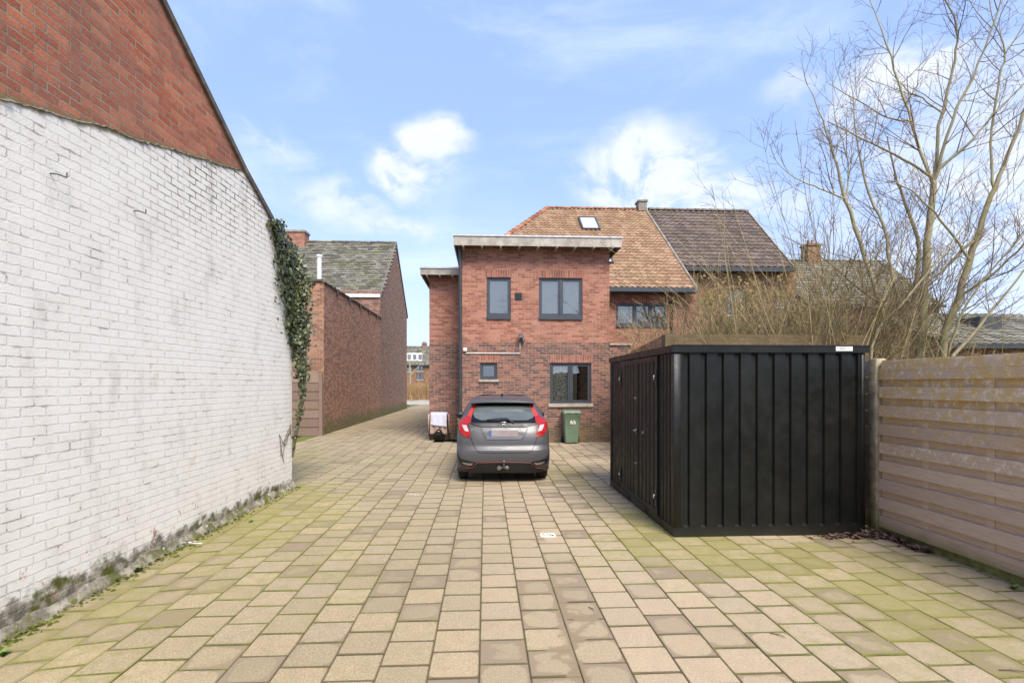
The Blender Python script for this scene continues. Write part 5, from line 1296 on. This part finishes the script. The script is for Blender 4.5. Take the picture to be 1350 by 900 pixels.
def patch(name, A, B, mat_, off=.006, th=.012, nu=6, nv=3, mirror=False, par=None, px=True, sub=4):
    def res(L):
        out = []
        for a_, b_ in zip(L[:-1], L[1:]):
            for q in range(sub): out.append((a_[0] + (b_[0] - a_[0]) * q / sub, a_[1] + (b_[1] - a_[1]) * q / sub))
        return out + [L[-1]]
    A2 = res([CP(*p) if px else p for p in A]); B2 = res([CP(*p) if px else p for p in B]); g = MB(); rows = []; sg = -1 if mirror else 1
    for a_, b_ in zip(A2, B2):
        rows.append([(lambda p: Vector((p.x * sg, p.y, p.z)))(skin(a_[0] + (b_[0] - a_[0]) * k / nu, a_[1] + (b_[1] - a_[1]) * k / nu, off)) for k in range(nu + 1)])
    g.grid(rows)
    nb_ = MB(); back = [[p + Vector((0, th, 0)) for p in r] for r in rows]
    border = [rows[0], back[0]], [rows[-1], back[-1]], [[r[0] for r in rows], [r[0] for r in back]], [[r[-1] for r in rows], [r[-1] for r in back]]
    for q in border: g.grid(q, sm=False)
    return g.build(name, mat_, par or car, world=False)
def line(name, pts, r, mat_, off=.002, par=None, mirror=False, sub=4, n=5):
    L = [CP(*p) for p in pts]; out = []
    for a_, b_ in zip(L[:-1], L[1:]):
        for q in range(sub): out.append(skin(a_[0] + (b_[0] - a_[0]) * q / sub, a_[1] + (b_[1] - a_[1]) * q / sub, off))
    out.append(skin(*L[-1], off)); g = MB(); g.tube(out, r, n); return g.build(name, mat_, par or car, world=False)
M['car_glass'] = plain('car_glass', '#59605f', .12, var=.25, scale=1.2, spec=.9)  # opaque; pale sky reflection is put into the mottled grey base colour
# tailgate glass panel
bpn = patch('tailgate_panel', [(262, 150), (236, 225), (216, 300), (212, 330), (232, 348), (310, 368)], [(768, 150), (792, 225), (812, 300), (818, 330), (796, 348), (716, 368)], M['gloss_black'], .004, nu=14)
rg = patch('rear_window', [(262, 172), (243, 215), (236, 250), (248, 282), (300, 304)], [(766, 172), (786, 215), (792, 250), (780, 282), (728, 304)], M['car_glass'], .010, th=.006, nu=14)
# no seats or interior are built behind the opaque rear window
M['lamp_red'] = plain('lamp_red', '#98100a', .3, var=.06, scale=30, coat=.15); M['lamp_red2'] = plain('lamp_orange', '#b53320', .3, var=.05, coat=.15); M['lamp_clear'] = plain('lamp_clear', '#b8b0b0', .2, var=.2, scale=60, coat=.3)
LR = ([(228, 160), (206, 215), (186, 258)], [(264, 156), (238, 222), (216, 275)])
LM = ([(186, 258), (130, 297), (97, 325)], [(216, 275), (214, 325), (184, 342)])
LL = ([(97, 325), (108, 378), (124, 422), (152, 448)], [(184, 342), (196, 385), (206, 425), (213, 462)])
LC = ([(136, 346), (146, 375), (160, 402)], [(176, 352), (187, 380), (194, 408)])
M['lamp_red'].node_tree.nodes['Principled BSDF'].inputs['Emission Color'].default_value = (0, 0, 0, 1)
for mr in (False, True):
    t_ = bpy.data.objects.new('tail_light', None); 
    a_ = patch('tail_light', LM[0] + LL[0][1:], LM[1] + LL[1][1:], M['lamp_red'], .012, .03, mirror=mr, nu=7)
    patch('upper_lens', *LR, M['lamp_red2'], .011, .03, mirror=mr, par=a_)
    patch('reverse_lens', *LC, M['lamp_clear'], .017, .01, mirror=mr, par=a_)
    bpy.data.objects.remove(t_)
# shut line of the tailgate
line('shut_line', [(188, 345), (214, 468), (240, 535), (262, 575), (292, 598), (400, 600), (515, 600), (630, 600), (742, 598), (770, 575), (792, 535), (815, 468), (842, 345)], .0045, M['pocket'], 0)
# number plate recess facets
patch('plate_recess', [(312, 372), (330, 420), (362, 480)], [(716, 372), (700, 420), (668, 480)], M['car_paint'], .012, .012, nu=8)
m, nt, b = newmat('plate'); P = nd(nt, 'ShaderNodeTexCoord').outputs['Object']; q = noi(nt, P, 9, 2, .5)
put(nt, b.inputs['Base Color'], mx(nt, ss(nt, q, .3, .75), lin('#938d8f'), lin('#8f7c7c'))); b.inputs['Roughness'].default_value = .4; M['plate'] = m
plc = CP(515, 424)
g = MB(); p = skin(0, plc[1], .022); g.box((-.26 * CS, p.y - .004, p.z - .055 * CS), (.26 * CS, p.y + .004, p.z + .055 * CS)); pl = g.build('number_plate', M['plate'], car, world=False)
g = MB(); g.box((-.258 * CS, p.y - .0055, p.z - .053 * CS), (-.215 * CS, p.y - .0041, p.z + .053 * CS)); M['plate_blue'] = plain('plate_blue', '#4a5c9c', .4); g.build('plate_band', M['plate_blue'], pl, world=False)
patch('trim_strip', [(200, 330), (240, 346), (330, 368)], [(835, 330), (795, 346), (705, 368)], M['plastic_black'], .012, .01, nu=12)
# creases beside the plate
for mr in (0, 1):
    line('crease', [(300, 375), (322, 430), (350, 478)] if not mr else [(730, 375), (708, 430), (680, 478)], .006, M['car_paint'], .004)
# emblem: chrome H in a rounded frame
ec = CP(514, 343); e0 = skin(0, ec[1], .02); g = MB(); s_ = .047
fr_ = [(-1, .85), (-.55, .95), (0, 1), (.55, .95), (1, .85), (.92, .2), (.72, -.6), (.55, -.85), (0, -.93), (-.55, -.85), (-.72, -.6), (-.92, .2), (-1, .85)]
g.tube([(x * s_, e0.y, e0.z + z * s_ * .85) for x, z in fr_], .0045, 6)
for sg in (-1, 1): g.tube([(sg * .62 * s_, e0.y - .002, e0.z + .72 * s_), (sg * .5 * s_, e0.y - .002, e0.z + .1 * s_), (sg * .4 * s_, e0.y - .002, e0.z - .62 * s_)], [.0085, .006, .0085], 6)
g.tube([(-.5 * s_, e0.y - .002, e0.z), (.5 * s_, e0.y - .002, e0.z)], .0065, 6); g.build('emblem', M['chrome'], car, world=False)
bc = CP(240, 388); bb = skin(bc[0], bc[1], .006); ang = math.atan((Rr(bc[0] + .03, bc[1]) - Rr(bc[0] - .03, bc[1])) / .06)
text_mesh('model_badge', 'JAZZ', .05, M['chrome'], car, tuple(bb), rot=(R(84), 0, ang), ext=.0025, bold=.0012)
# wiper
w0 = CP(606, 336); w1 = CP(540, 298); w2 = CP(440, 300); w3 = CP(356, 306)
g = MB(); g.tube([skin(*w0, .02), skin(*w1, .04), skin(*w2, .035), skin(*w3, .025)], [.016, .014, .009, .006], 6); g.tube([skin(*CP(520, 306), .02), skin(*w3, .018)], .006, 5); g.build('wiper', M['plastic_black'], car, world=False)
# spoiler
g = MB()
def sp(x, y, z): return Vector((x * CS, y * CS, z * CS))
rows = []
for k in range(13):
    u = -1 + 2 * k / 12; x = u * .6; c_ = abs(u) ** 3
    rows.append([sp(x, .62, 1.44 - .04 * c_), sp(x, .40 + .06 * c_, 1.425 - .025 * c_), sp(x, .385 + .06 * c_, 1.445 - .028 * c_), sp(x, .40 + .06 * c_, 1.462 - .03 * c_), sp(x * .97, .62, 1.502 - .05 * c_), sp(x * .93, .85, 1.532 - .06 * c_)])
g.grid(rows); g.face(rows[0]); g.face(list(reversed(rows[-1]))); spo = g.build('roof_spoiler', M['car_paint'], car, world=False)
g = MB(); g.tube([sp(0, 1.0, 1.55), sp(0, .95, 1.575), sp(0, .88, 1.60)], [.022, .014, .006], 8); g.build('antenna', M['plastic_black'], car, world=False)
# bumper: red line, black diffuser, side vents
M['red_trim'] = plain('red_trim', '#6e2828', .4)
RL_ = [(78, 735), (160, 738), (226, 735), (275, 690), (400, 686), (515, 685), (640, 686), (757, 690), (808, 735), (880, 735), (945, 728)]
line('red_trim', RL_, .006, M['red_trim'], .012)
patch('diffuser', RL_, [(x, 782 if 200 < x < 840 else 760) for x, y in RL_], M['plastic_black'], .008, .02, nu=3)
for mr in (False, True):
    v_ = patch('bumper_vent', [(92, 598), (100, 640), (104, 675), (120, 700), (222, 722)], [(94, 599), (118, 650), (180, 668), (254, 686), (262, 690)], M['plastic_black'], .007, .01, mirror=mr)
    patch('vent_fin', [(135, 690), (170, 706), (215, 712)], [(140, 684), (185, 694), (236, 696)], M['steel'], .012, .006, mirror=mr, par=v_, nu=3)
    line('bumper_crease', [(85, 585), (100, 598)] if not mr else [(942, 585), (928, 598)], .003, M['car_paint'], 0)
# tow bar
M['dull_steel'] = plain('dull_steel', '#6f6d68', .5, .5)
g = MB(); t0 = skin(0, .40, .01)
g.tube([t0 + Vector((0, .06, -.1)), t0 + Vector((0, -.03, -.1)), t0 + Vector((0, -.08, -.07)), t0 + Vector((0, -.09, .0))], .013, 8); 
g.build('tow_bar', M['dull_steel'], car, world=False)
g = MB(); 
c_ = t0 + Vector((0, -.09, .015)); rows = [[c_ + Vector((.025 * math.sin(R(t)) * math.cos(R(a_)), .025 * math.sin(R(t)) * math.sin(R(a_)), .025 * math.cos(R(t)))) for a_ in range(0, 360, 36)] for t in range(2, 180, 22)]
g.grid(rows, close=True); g.build('tow_ball', M['dull_steel'], car, world=False)
g = MB(); g.tube([t0 + Vector((-.1, -.02, -.1)), t0 + Vector((.09, -.02, -.1))], .012, 6); g.tube([t0 + Vector((-.08, -.02, -.1)), t0 + Vector((-.08, -.06, -.1))], .036, 14); g.bbox((.03, t0.y - .05, t0.z - .13), (.075, t0.y, t0.z - .07), .008); g.build('tow_socket', M['dull_steel'], car, world=False)
# wheels
for sx_ in (-1, 1):
    for wy in (.62, 3.15):
        cxw = sx_ * .735 * CS; c0 = Vector((cxw, wy * CS, .305 * CS)); g = MB(); rows = []
        prof = [(-.09, .19), (-.095, .25), (-.085, .29), (-.06, .303), (-.02, .305), (.02, .305), (.06, .303), (.085, .29), (.095, .25), (.09, .19)]
        for o_, r_ in prof: rows.append([c0 + Vector((o_ * CS, r_ * CS * math.cos(R(t)), r_ * CS * math.sin(R(t)))) for t in range(0, 360, 12)])
        g.grid(rows, close=True)
        wh_ = g.build('wheel', M['rubber'], car, world=False)
        g = MB()
        for t in range(5):
            a_ = R(72 * t + 18)
            for da in (-.12, .12): g.tube([c0 + Vector((sx_ * .07, 0, 0)), c0 + Vector((sx_ * .08, .18 * math.cos(a_ + da), .18 * math.sin(a_ + da)))], [.03, .02], 5)
        g.tube([c0 + Vector((-.08 * sx_, 0, 0)), c0 + Vector((.05 * sx_, 0, 0))], [.185, .185], 24); g.build('rim', M['steel'], wh_, world=False)
# glass on the sides and front
def sidepatch(name, yz, mat_, mr, par=None):
    g = MB(); n = 8
    top_, bot = yz; rows = []
    for k in range(n + 1):
        t = k / n; row = []
        for (ya, za), (yb, zb_) in zip(top_, bot):
            y, z = ya + (yb - ya) * t, za + (zb_ - za) * t; y0, y1 = plan(z, 1), plan(z, 2); W = plan(z, 3); e_ = plan(z, 4)
            if y < y0 + .42: u = (y - y0) / .42; W = W * (1 - (1 - max(0, u)) ** e_) ** (1 / e_)
            q = (y - y0 - .42) / (y1 - .7 - y0 - .42)
            if 0 < q < 1: W *= 1 + .012 * math.sin(math.pi * q)
            if y > y1 - .7: u = (y1 - y) / .7; W = W * (1 - (1 - max(0, min(1, u))) ** e_) ** (1 / e_)
            row.append(Vector((mr * (W + .004) * CS, y * CS, z * CS)))
        rows.append(row)
    g.grid(rows); return g.build(name, mat_, par or car, world=False)
for mr in (-1, 1):
    ys = [.78, 1.05, 1.35, 1.62]; sidepatch('side_window', ([(y, 1.40 if y > .9 else 1.3) for y in ys], [(y, 1.09) for y in ys]), M['dark_glass'], mr)
    ys = [1.68, 1.95, 2.2, 2.42]; sidepatch('side_window', ([(1.68, 1.42), (1.95, 1.42), (2.1, 1.40), (2.25, 1.33)], [(1.68, 1.08), (1.95, 1.08), (2.2, 1.08), (2.5, 1.08)]), M['dark_glass'], mr)
    g = MB(); c_ = sp(mr * .885, 2.32, 1.10); rows = []
    for k in range(9):
        t = R(180 * k / 8); rows.append([c_ + Vector((.1 * math.cos(t) * CS, .06 * math.sin(R(a_)) * math.sin(t) * CS, .068 * math.cos(R(a_)) * max(.05, math.sin(t)) * CS)) for a_ in range(0, 360, 30)])
    g.grid(rows, close=True); g.tube([sp(mr * .8, 2.38, 1.06), c_], .02, 6); mi = g.build('door_mirror', M['plastic_black'], car, world=False)
g = MB(); rows = []
for z in (1.12, 1.2, 1.28, 1.36, 1.44):
    rows.append([Vector((x * plan(z, 3) * CS, (plan(z, 2) - .7 * (1 - (1 - abs(x) ** plan(z, 4)) ** (1 / plan(z, 4))) + .006) * CS, z * CS)) for x in [-.86 + 1.72 * k / 12 for k in range(13)]])
g.grid(rows); g.build('windscreen', M['dark_glass'], car, world=False)

# ------------------------------------------------------------------ street view at the end of the driveway
def far(x, y, D): return dep(x, y, D)
fY = 78.0
a_ = onY(500, 480, fY); b_ = onY(590, 480, fY)
fh = simple_house('terraced_house', 'distant pale brick house with dormer beyond the end of the driveway', a_.x, b_.x, fY, fY + 9, onY(550, 480, fY).z, onY(550, 457, fY + 4.5).z, 'neighbour_brick', 'slate',
                  windows=[hole(549, 481, 558, 489, fY), hole(549, 492, 558, 500, fY), hole(537, 483, 544, 490, fY)], chim=[(onY(559, 460, fY + 4).x, .7, onY(559, 453, fY + 4).z)])
d0, d1 = onY(536, 468, fY + 1.5), onY(557, 474, fY + 1.5)
g = MB(); g.box((d0.x, fY + .8, d1.z - .2), (d1.x, fY + 4, d0.z + .3)); dm_ = g.build('dormer', M['white_paint'], fh)
for k in range(3): g = MB(); xx = d0.x + .25 + k * .8; g.box((xx, fY + .79, d1.z + .0), (xx + .5, fY + .82, d0.z + .05)); g.build('window', M['dark_glass'], dm_)
def small_car(x, y, D, mat_, label):
    p = CAMP + ray(x, y) * D; bx_, by_ = p.x, p.y; c = thing('parked_car', label, 'car', (bx_, by_, 0), 'cars parked on the street behind the hedge')
    g = MB(); prof = [(-2.1, .35), (-2.15, .75), (-1.95, .95), (-1.5, 1.0), (-1.0, 1.42), (.6, 1.45), (1.2, 1.0), (2.0, .85), (2.1, .5), (2.05, .3)]
    L_ = [(bx_ + q, by_ - .85 + (.12 if z > 1.05 else 0), z) for q, z in prof]; R_ = [(bx_ + q, by_ + .85 - (.12 if z > 1.05 else 0), z) for q, z in prof]
    g.grid([L_, R_], sm=False); g.face(L_); g.face(list(reversed(R_))); g.build('body', mat_, c)
    g = MB(); 
    for s_ in (-1, 1): g.face([(bx_ - 1.35, by_ + s_ * .79 , 1.02), (bx_ + 1.0, by_ + s_ * .79, 1.02), (bx_ + .55, by_ + s_ * .75, 1.38), (bx_ - .95, by_ + s_ * .75, 1.38)])
    for f_ in g.v: f_.y += -.075 if f_.y < by_ else .075
    g.build('side_window', M['gloss_black'], c)
    for q in (-1.3, 1.3):
        for s_ in (-1, 1): g = MB(); g.disc_cyl((bx_ + q, by_ + s_ * .78, .32), (0, 1, 0), .32, .2, 16); g.build('wheel', M['rubber'], c)
M['car_white'] = plain('car_white', '#d5d8da', .25, coat=.5); M['car_blue'] = plain('car_blue', '#8fa0ad', .3, coat=.5)
small_car(541, 505.5, 60, M['car_blue'], 'pale blue car parked on the far street, left one seen through the gap')
small_car(561, 505.5, 57, M['car_white'], 'white car parked on the far street, right one seen through the gap')
g = MB(); g.box((-40, 54.2, -.03), (30, 110, .02)); structure(g.build('verge', M['earth']))

# ------------------------------------------------------------------ bare trees and shrubs
rT = random.Random(17)
def limb(mb, p, d, L, r0, r1, n, wob, up, sides):
    pts = [p.copy()]; rad = [r0]; d = d.normalized()
    for k in range(1, n + 1):
        d = (d + Vector((rT.gauss(0, wob), rT.gauss(0, wob), rT.gauss(0, wob) + up))).normalized(); p = p + d * (L / n); pts.append(p.copy()); rad.append(r0 + (r1 - r0) * k / n)
    mb.tube(pts, rad, sides, (rT.random(), 0, 0), cap=False); return pts, rad
def along(pts, t):
    q = t * (len(pts) - 1); i = min(int(q), len(pts) - 2); return pts[i].lerp(pts[i + 1], q - i), (pts[i + 1] - pts[i]).normalized()
def side_dir(d, ang, bias=None):
    o = d.orthogonal().normalized(); o = Matrix.Rotation(rT.uniform(0, 6.283), 3, d) @ o
    return (d * math.cos(ang) + o * math.sin(ang)).normalized()
def twigs(mb, pts, rad, level, dens, Lf, up=.05):
    """recursive side shoots"""
    L = sum((b_ - a_).length for a_, b_ in zip(pts[:-1], pts[1:])); n = int(L * dens)
    for k in range(n):
        t = rT.uniform(.12, 1) if level else rT.uniform(.25, 1); p, d = along(pts, t); rr_ = rad[0] + (rad[-1] - rad[0]) * t
        l_ = Lf * rT.uniform(.45, 1.15) * (1.15 - t * .5); r_ = max(.0036, min(rr_ * .6, .0038 + l_ * .0055))
        q, ra = limb(mb, p, side_dir(d, R(rT.uniform(28, 62))), l_, r_, max(.0024, r_ * .4), 5 if l_ > .5 else 3, .1, up, 4 if r_ > .008 else 3)
        if level > 0: twigs(mb, q, ra, level - 1, dens * 1.2, Lf * .5, up)
M['bark'] = tintmat('bark', ['#8a8168', '#a1987b', '#b5ab8c'], .9, moss=.5, mossc='#7d7c48', scale=7, bmp=.5)
M['twig'] = tintmat('twig', ['#64553f', '#7c6b4e', '#958360'], .85, scale=10, bmp=0)
M['whip'] = tintmat('whip', ['#96845c', '#b29f74', '#c8b68c', '#86834f'], .85, scale=10, bmp=0)
def tree(label, base, stems, tree_twigs, seed, mats=('bark', 'twig'), name='bare_tree'):
    rT.seed(seed); t = thing(name, label, 'tree', base, 'bare trees beyond the fence')
    tm = MB(); cm = MB()
    for pl in stems:
        pts = []; rad = []
        for (x, y, D, r_) in pl: pts.append(dep(x, y, D)); rad.append(r_ * .74)
        # refine
        P2, R2 = [], []
        for k in range(len(pts) - 1):
            p_1 = pts[max(0, k - 1)]; p0_, p1_ = pts[k], pts[k + 1]; p2_ = pts[min(len(pts) - 1, k + 2)]
            for q in range(4):
                s_ = q / 4; v_ = .5 * ((2 * p0_) + (p1_ - p_1) * s_ + (2 * p_1 - 5 * p0_ + 4 * p1_ - p2_) * s_ ** 2 + (-p_1 + 3 * p0_ - 3 * p1_ + p2_) * s_ ** 3)
                P2.append(v_ + Vector((rT.gauss(0, .012), rT.gauss(0, .012), 0))); R2.append(rad[k] + (rad[k + 1] - rad[k]) * s_)
        P2.append(pts[-1]); R2.append(rad[-1]); tm.tube(P2, R2, 8 if rad[0] > .05 else 6, (rT.random(), 0, 0), cap=False)
        twigs(cm, P2, R2, 2, *tree_twigs)
    tm.build('trunk', M[mats[0]], t); cm.build('crown', M[mats[1]], t); TREES.append(t); return t
gb = 505.5
def gy(D): return 505.5 + 693 * CAMH / D
D1 = 11.5; TREES = []
A_ = [[(1212, gy(11.5), 11.5, .13), (1213, 470, 11.5, .12), (1218, 400, 11.5, .11), (1222, 320, 11.5, .095), (1231, 240, 11.5, .08)],
      [(1231, 240, 11.5, .06), (1240, 165, 11.6, .045), (1258, 80, 11.7, .035), (1261, 34, 11.7, .028), (1240, -10, 11.7, .016)],
      [(1232, 238, 11.5, .055), (1255, 160, 11.3, .04), (1290, 85, 11.2, .03), (1318, 5, 11.1, .02), (1330, -60, 11, .01)],
      [(1230, 242, 11.5, .06), (1207, 180, 11.6, .045), (1185, 110, 11.7, .035), (1162, 42, 11.8, .022), (1145, -5, 11.9, .01)],
      [(1201, 160, 11.6, .03), (1170, 155, 11.4, .024), (1140, 138, 11.3, .018), (1092, 110, 11.2, .008)],
      [(1245, 150, 11.6, .025), (1216, 130, 11.9, .02), (1195, 118, 12, .015), (1160, 78, 12.2, .007)],
      [(1235, 225, 11.5, .045), (1280, 185, 11.2, .03), (1320, 140, 11, .02), (1370, 90, 10.9, .01)],
      [(1230, 235, 11.4, .045), (1190, 210, 11, .035), (1150, 190, 10.8, .025), (1090, 160, 10.6, .012)]]
B_ = [[(1176, gy(12), 12, .09), (1175, 470, 12, .085), (1160, 400, 12, .075), (1140, 340, 12, .065), (1115, 262, 12, .05), (1102, 215, 12, .035), (1085, 160, 12, .02), (1060, 100, 12, .008)],
      [(1113, 262, 12, .03), (1080, 248, 11.8, .022), (1050, 235, 11.7, .015), (1015, 205, 11.6, .007)],
      [(1200, 440, 11.8, .06), (1178, 370, 11.8, .05), (1165, 300, 11.9, .045), (1140, 240, 12, .035), (1128, 160, 12, .02), (1120, 95, 12, .008)],
      [(1115, 262, 12, .03), (1118, 215, 12.2, .022), (1100, 150, 12.3, .012), (1098, 80, 12.4, .006)],
      [(1160, 400, 12, .04), (1120, 370, 11.6, .03), (1085, 340, 11.4, .02), (1030, 310, 11.2, .01)]]
C_ = [[(1240, gy(11.0), 11.0, .1), (1243, 460, 11, .1), (1265, 390, 11, .09), (1290, 310, 11, .075), (1312, 245, 11, .06), (1335, 190, 11, .045), (1365, 110, 11, .03)],
      [(1310, 250, 11, .045), (1306, 190, 11.2, .035), (1318, 100, 11.3, .03), (1325, 70, 11.3, .025), (1308, 20, 11.4, .015), (1300, -40, 11.5, .006)],
      [(1290, 310, 11, .05), (1250, 350, 11, .04), (1200, 385, 11.2, .03), (1150, 405, 11.3, .02), (1080, 375, 11.4, .01)],
      [(1265, 390, 11, .04), (1310, 360, 10.6, .03), (1350, 320, 10.4, .02), (1390, 270, 10.3, .01)],
      [(1322, 75, 11.3, .02), (1350, 30, 11.2, .014), (1365, -20, 11.1, .008)],
      [(1280, 345, 11, .04), (1240, 290, 10.8, .03), (1200, 250, 10.6, .02), (1165, 235, 10.5, .01)]]
E_ = [[(1196, gy(12.6), 12.6, .09), (1195, 460, 12.6, .08), (1205, 400, 12.6, .07), (1212, 330, 12.6, .06), (1195, 270, 12.6, .045), (1180, 230, 12.6, .03), (1170, 180, 12.6, .015)],
      [(1255, 470, 10.6, .05), (1300, 420, 10.5, .035), (1340, 370, 10.4, .025), (1380, 320, 10.3, .012)],
      [(1250, 465, 10.8, .04), (1275, 400, 10.6, .03), (1330, 330, 10.4, .02), (1380, 280, 10.2, .01)],
      [(1145, gy(10.8), 10.8, .045), (1150, 455, 10.8, .04), (1190, 400, 10.7, .03), (1240, 340, 10.6, .02), (1290, 270, 10.5, .01)]]
tree('tall bare multi-stemmed tree with a straight central trunk rising behind the fence', (dep(1212, gb, 11.5).x, dep(1212, gb, 11.5).y, 0), A_, (3.9, 1.35, .08), 3)
tree('bare tree leaning left over the shed with forked pale trunk', (dep(1176, gb, 12).x, dep(1176, gb, 12).y, 0), B_, (3.9, 1.25, .08), 5)
tree('bare tree with thick trunk leaning right near the picture edge', (dep(1240, gb, 11).x, dep(1240, gb, 11).y, 0), C_, (3.9, 1.3, .08), 8)
tree('slender dark bare tree among the trunks behind the fence end post', (dep(1196, gb, 12.6).x, dep(1196, gb, 12.6).y, 0), E_, (3.9, 1.15, .08), 9)
def shrub(label, x, D, n, hgt, spread, lean, seed, nt_=5, rmax=.012):
    rT.seed(seed); b0 = dep(x, gb, D); b0.z = 0; t = thing('bare_shrub', label, 'shrub', b0, 'bare shrubs behind the garden wall'); g = MB(); h2 = MB()
    for k in range(n):
        a_ = rT.uniform(0, 6.283); p = b0 + Vector((rT.gauss(0, spread * .35), rT.gauss(0, .35), .3 * rT.random())); d = Vector((math.cos(a_) * rT.uniform(.1, .75) + lean, math.sin(a_) * .45, 1)).normalized()
        L = hgt * rT.uniform(.55, 1.1); r_ = rT.uniform(.007, rmax); pts, rad = limb(g, p, d, L, r_, .0032, 9, .055, -.012, 4)
        for q in range(int(nt_ * rT.uniform(.6, 1.5))):
            tt = rT.uniform(.3, .98); pp_, dd_ = along(pts, tt); l_ = rT.uniform(.2, .8); q_, rq = limb(h2, pp_, side_dir(dd_, R(rT.uniform(20, 55))), l_, .0048, .0028, 3, .1, .05, 3)
            for z_ in range(2):
                p3, d3 = along(q_, rT.uniform(.3, .9)); limb(h2, p3, side_dir(d3, R(45)), l_ * .45, .0034, .0024, 2, .1, .03, 3)
    g.build('stems', M['whip'], t); h2.build('twigs', M['twig' if seed % 2 else 'whip'], t)
shrub('dense tan shrub of arching whips above the left end of the garden wall', 950, 12.6, 160, 3.7, 1.6, -.05, 31, 12)
shrub('tangled brown shrub rising behind the middle of the black shed', 1035, 12.8, 140, 4.0, 1.8, -.05, 32, 12)
shrub('tall thicket of thin upright shoots behind the right end of the shed', 1105, 12.4, 100, 4.4, 1.5, -.12, 33, 12)
shrub('olive twiggy shrub between the shed and the tree trunks', 1165, 13.2, 45, 3.6, 1.3, .0, 34, 10)
shrub('low spreading whips just behind the plank fence on the right', 1270, 9.5, 26, 2.6, 1.6, .1, 35, 8)
shrub('long arching pale canes leaning left over the garden wall', 1035, 11.0, 60, 3.9, 2.4, -.18, 37, 6, .012)
shrub('brown shrub against the neighbour wall below the dark roof', 930, 14.5, 120, 3.6, 1.6, .0, 38, 12)
shrub('rusty brown shrub under the dark roof eaves on the right', 1060, 15.0, 150, 4.2, 2.2, .0, 39, 12)
shrub('tall slender upright shoots standing highest above the right end of the shed', 1085, 11.8, 46, 6.6, 1.5, -.12, 41, 14, .016)
shrub('sparse tall shoots in front of the dark roof gable', 1015, 12.2, 30, 5.6, 1.5, -.05, 43, 12, .014)
shrub('long thin shoots springing beside the trunks at the fence end', 1150, 11.4, 36, 6.8, 1.3, .0, 45, 14, .016)
for k_, (o, loc, lb) in enumerate(((TREES[0], (-3.5, -15, 0), 'bare tree across the yard that shows only as a reflection in the upper windows'), (TREES[1], (3.5, -17, 0), 'bare tree that shows only as a reflection in the ground floor window panes'))):
    c_ = copy_tree(o); c_.location = loc; c_['label'] = lb
# evergreen climber on the neighbour wall
cl_ = thing('climber', 'dull green climber and dry foliage spread over the neighbour house wall', 'climber', (dep(960, gb, 17).x, dep(960, gb, 17).y, 0)); g = MB(); M['climber'] = tintmat('climber', ['#3f4a24', '#6b6c3c', '#8f7848', '#a0784e'], .8, scale=20, bmp=0)
for k in range(5200):
    x = rT.uniform(922, 1090); y = 445 - abs(rT.gauss(0, 34)); 
    if y < 362 or mnoise.noise(Vector((x * .035, y * .035, 2))) < -.12: continue
    p = dep(x, y, rT.uniform(15.5, 17.5)); leaf(g, p, Vector((rT.uniform(-1, 1), -1, rT.uniform(-.2, 1))).normalized(), rT.uniform(.05, .1), rT, rT.random())
g.build('leaves', M['climber'], cl_)
# hedge of dry reeds and a bare tree at the street
g = MB(); rT.seed(77)
for k in range(5200):
    x = rT.uniform(-11.5, -3.0); y = rT.uniform(52.3, 54.2); h_ = rT.uniform(.9, 1.75); d = Vector((rT.gauss(0, .12), rT.gauss(0, .1), 1)) * h_; w_ = .012 + .012 * rT.random(); p = Vector((x, y, .08))
    g.face([p - Vector((w_, 0, 0)), p + Vector((w_, 0, 0)), p + d + Vector((w_ * .3, 0, 0)), p + d - Vector((w_ * .3, 0, 0))], (rT.random(), 0, 0))
M['reed'] = tintmat('reed', ['#7a5f42', '#9b7d58', '#b3966f'], .9, scale=3, bmp=0)
stuff(g.build('reed_hedge', M['reed']), 'dry brown reed hedge across the end of the driveway', 'hedge')
ft = [[(540, 505.5 + 693 * CAMH / 56, 56, .14), (541, 495, 56, .12), (540, 480, 56, .07), (539, 466, 56, .03)], [(541, 495, 56, .06), (550, 485, 56, .04), (555, 478, 56, .02)], [(540, 490, 56, .05), (533, 480, 56, .03), (528, 470, 56, .02)]]
rT.seed(5); t = tree('distant bare tree in front of the far house beyond the driveway', (dep(540, gb, 56).x, dep(540, gb, 56).y, 0), ft, (1.6, 1.6, .05), 44)
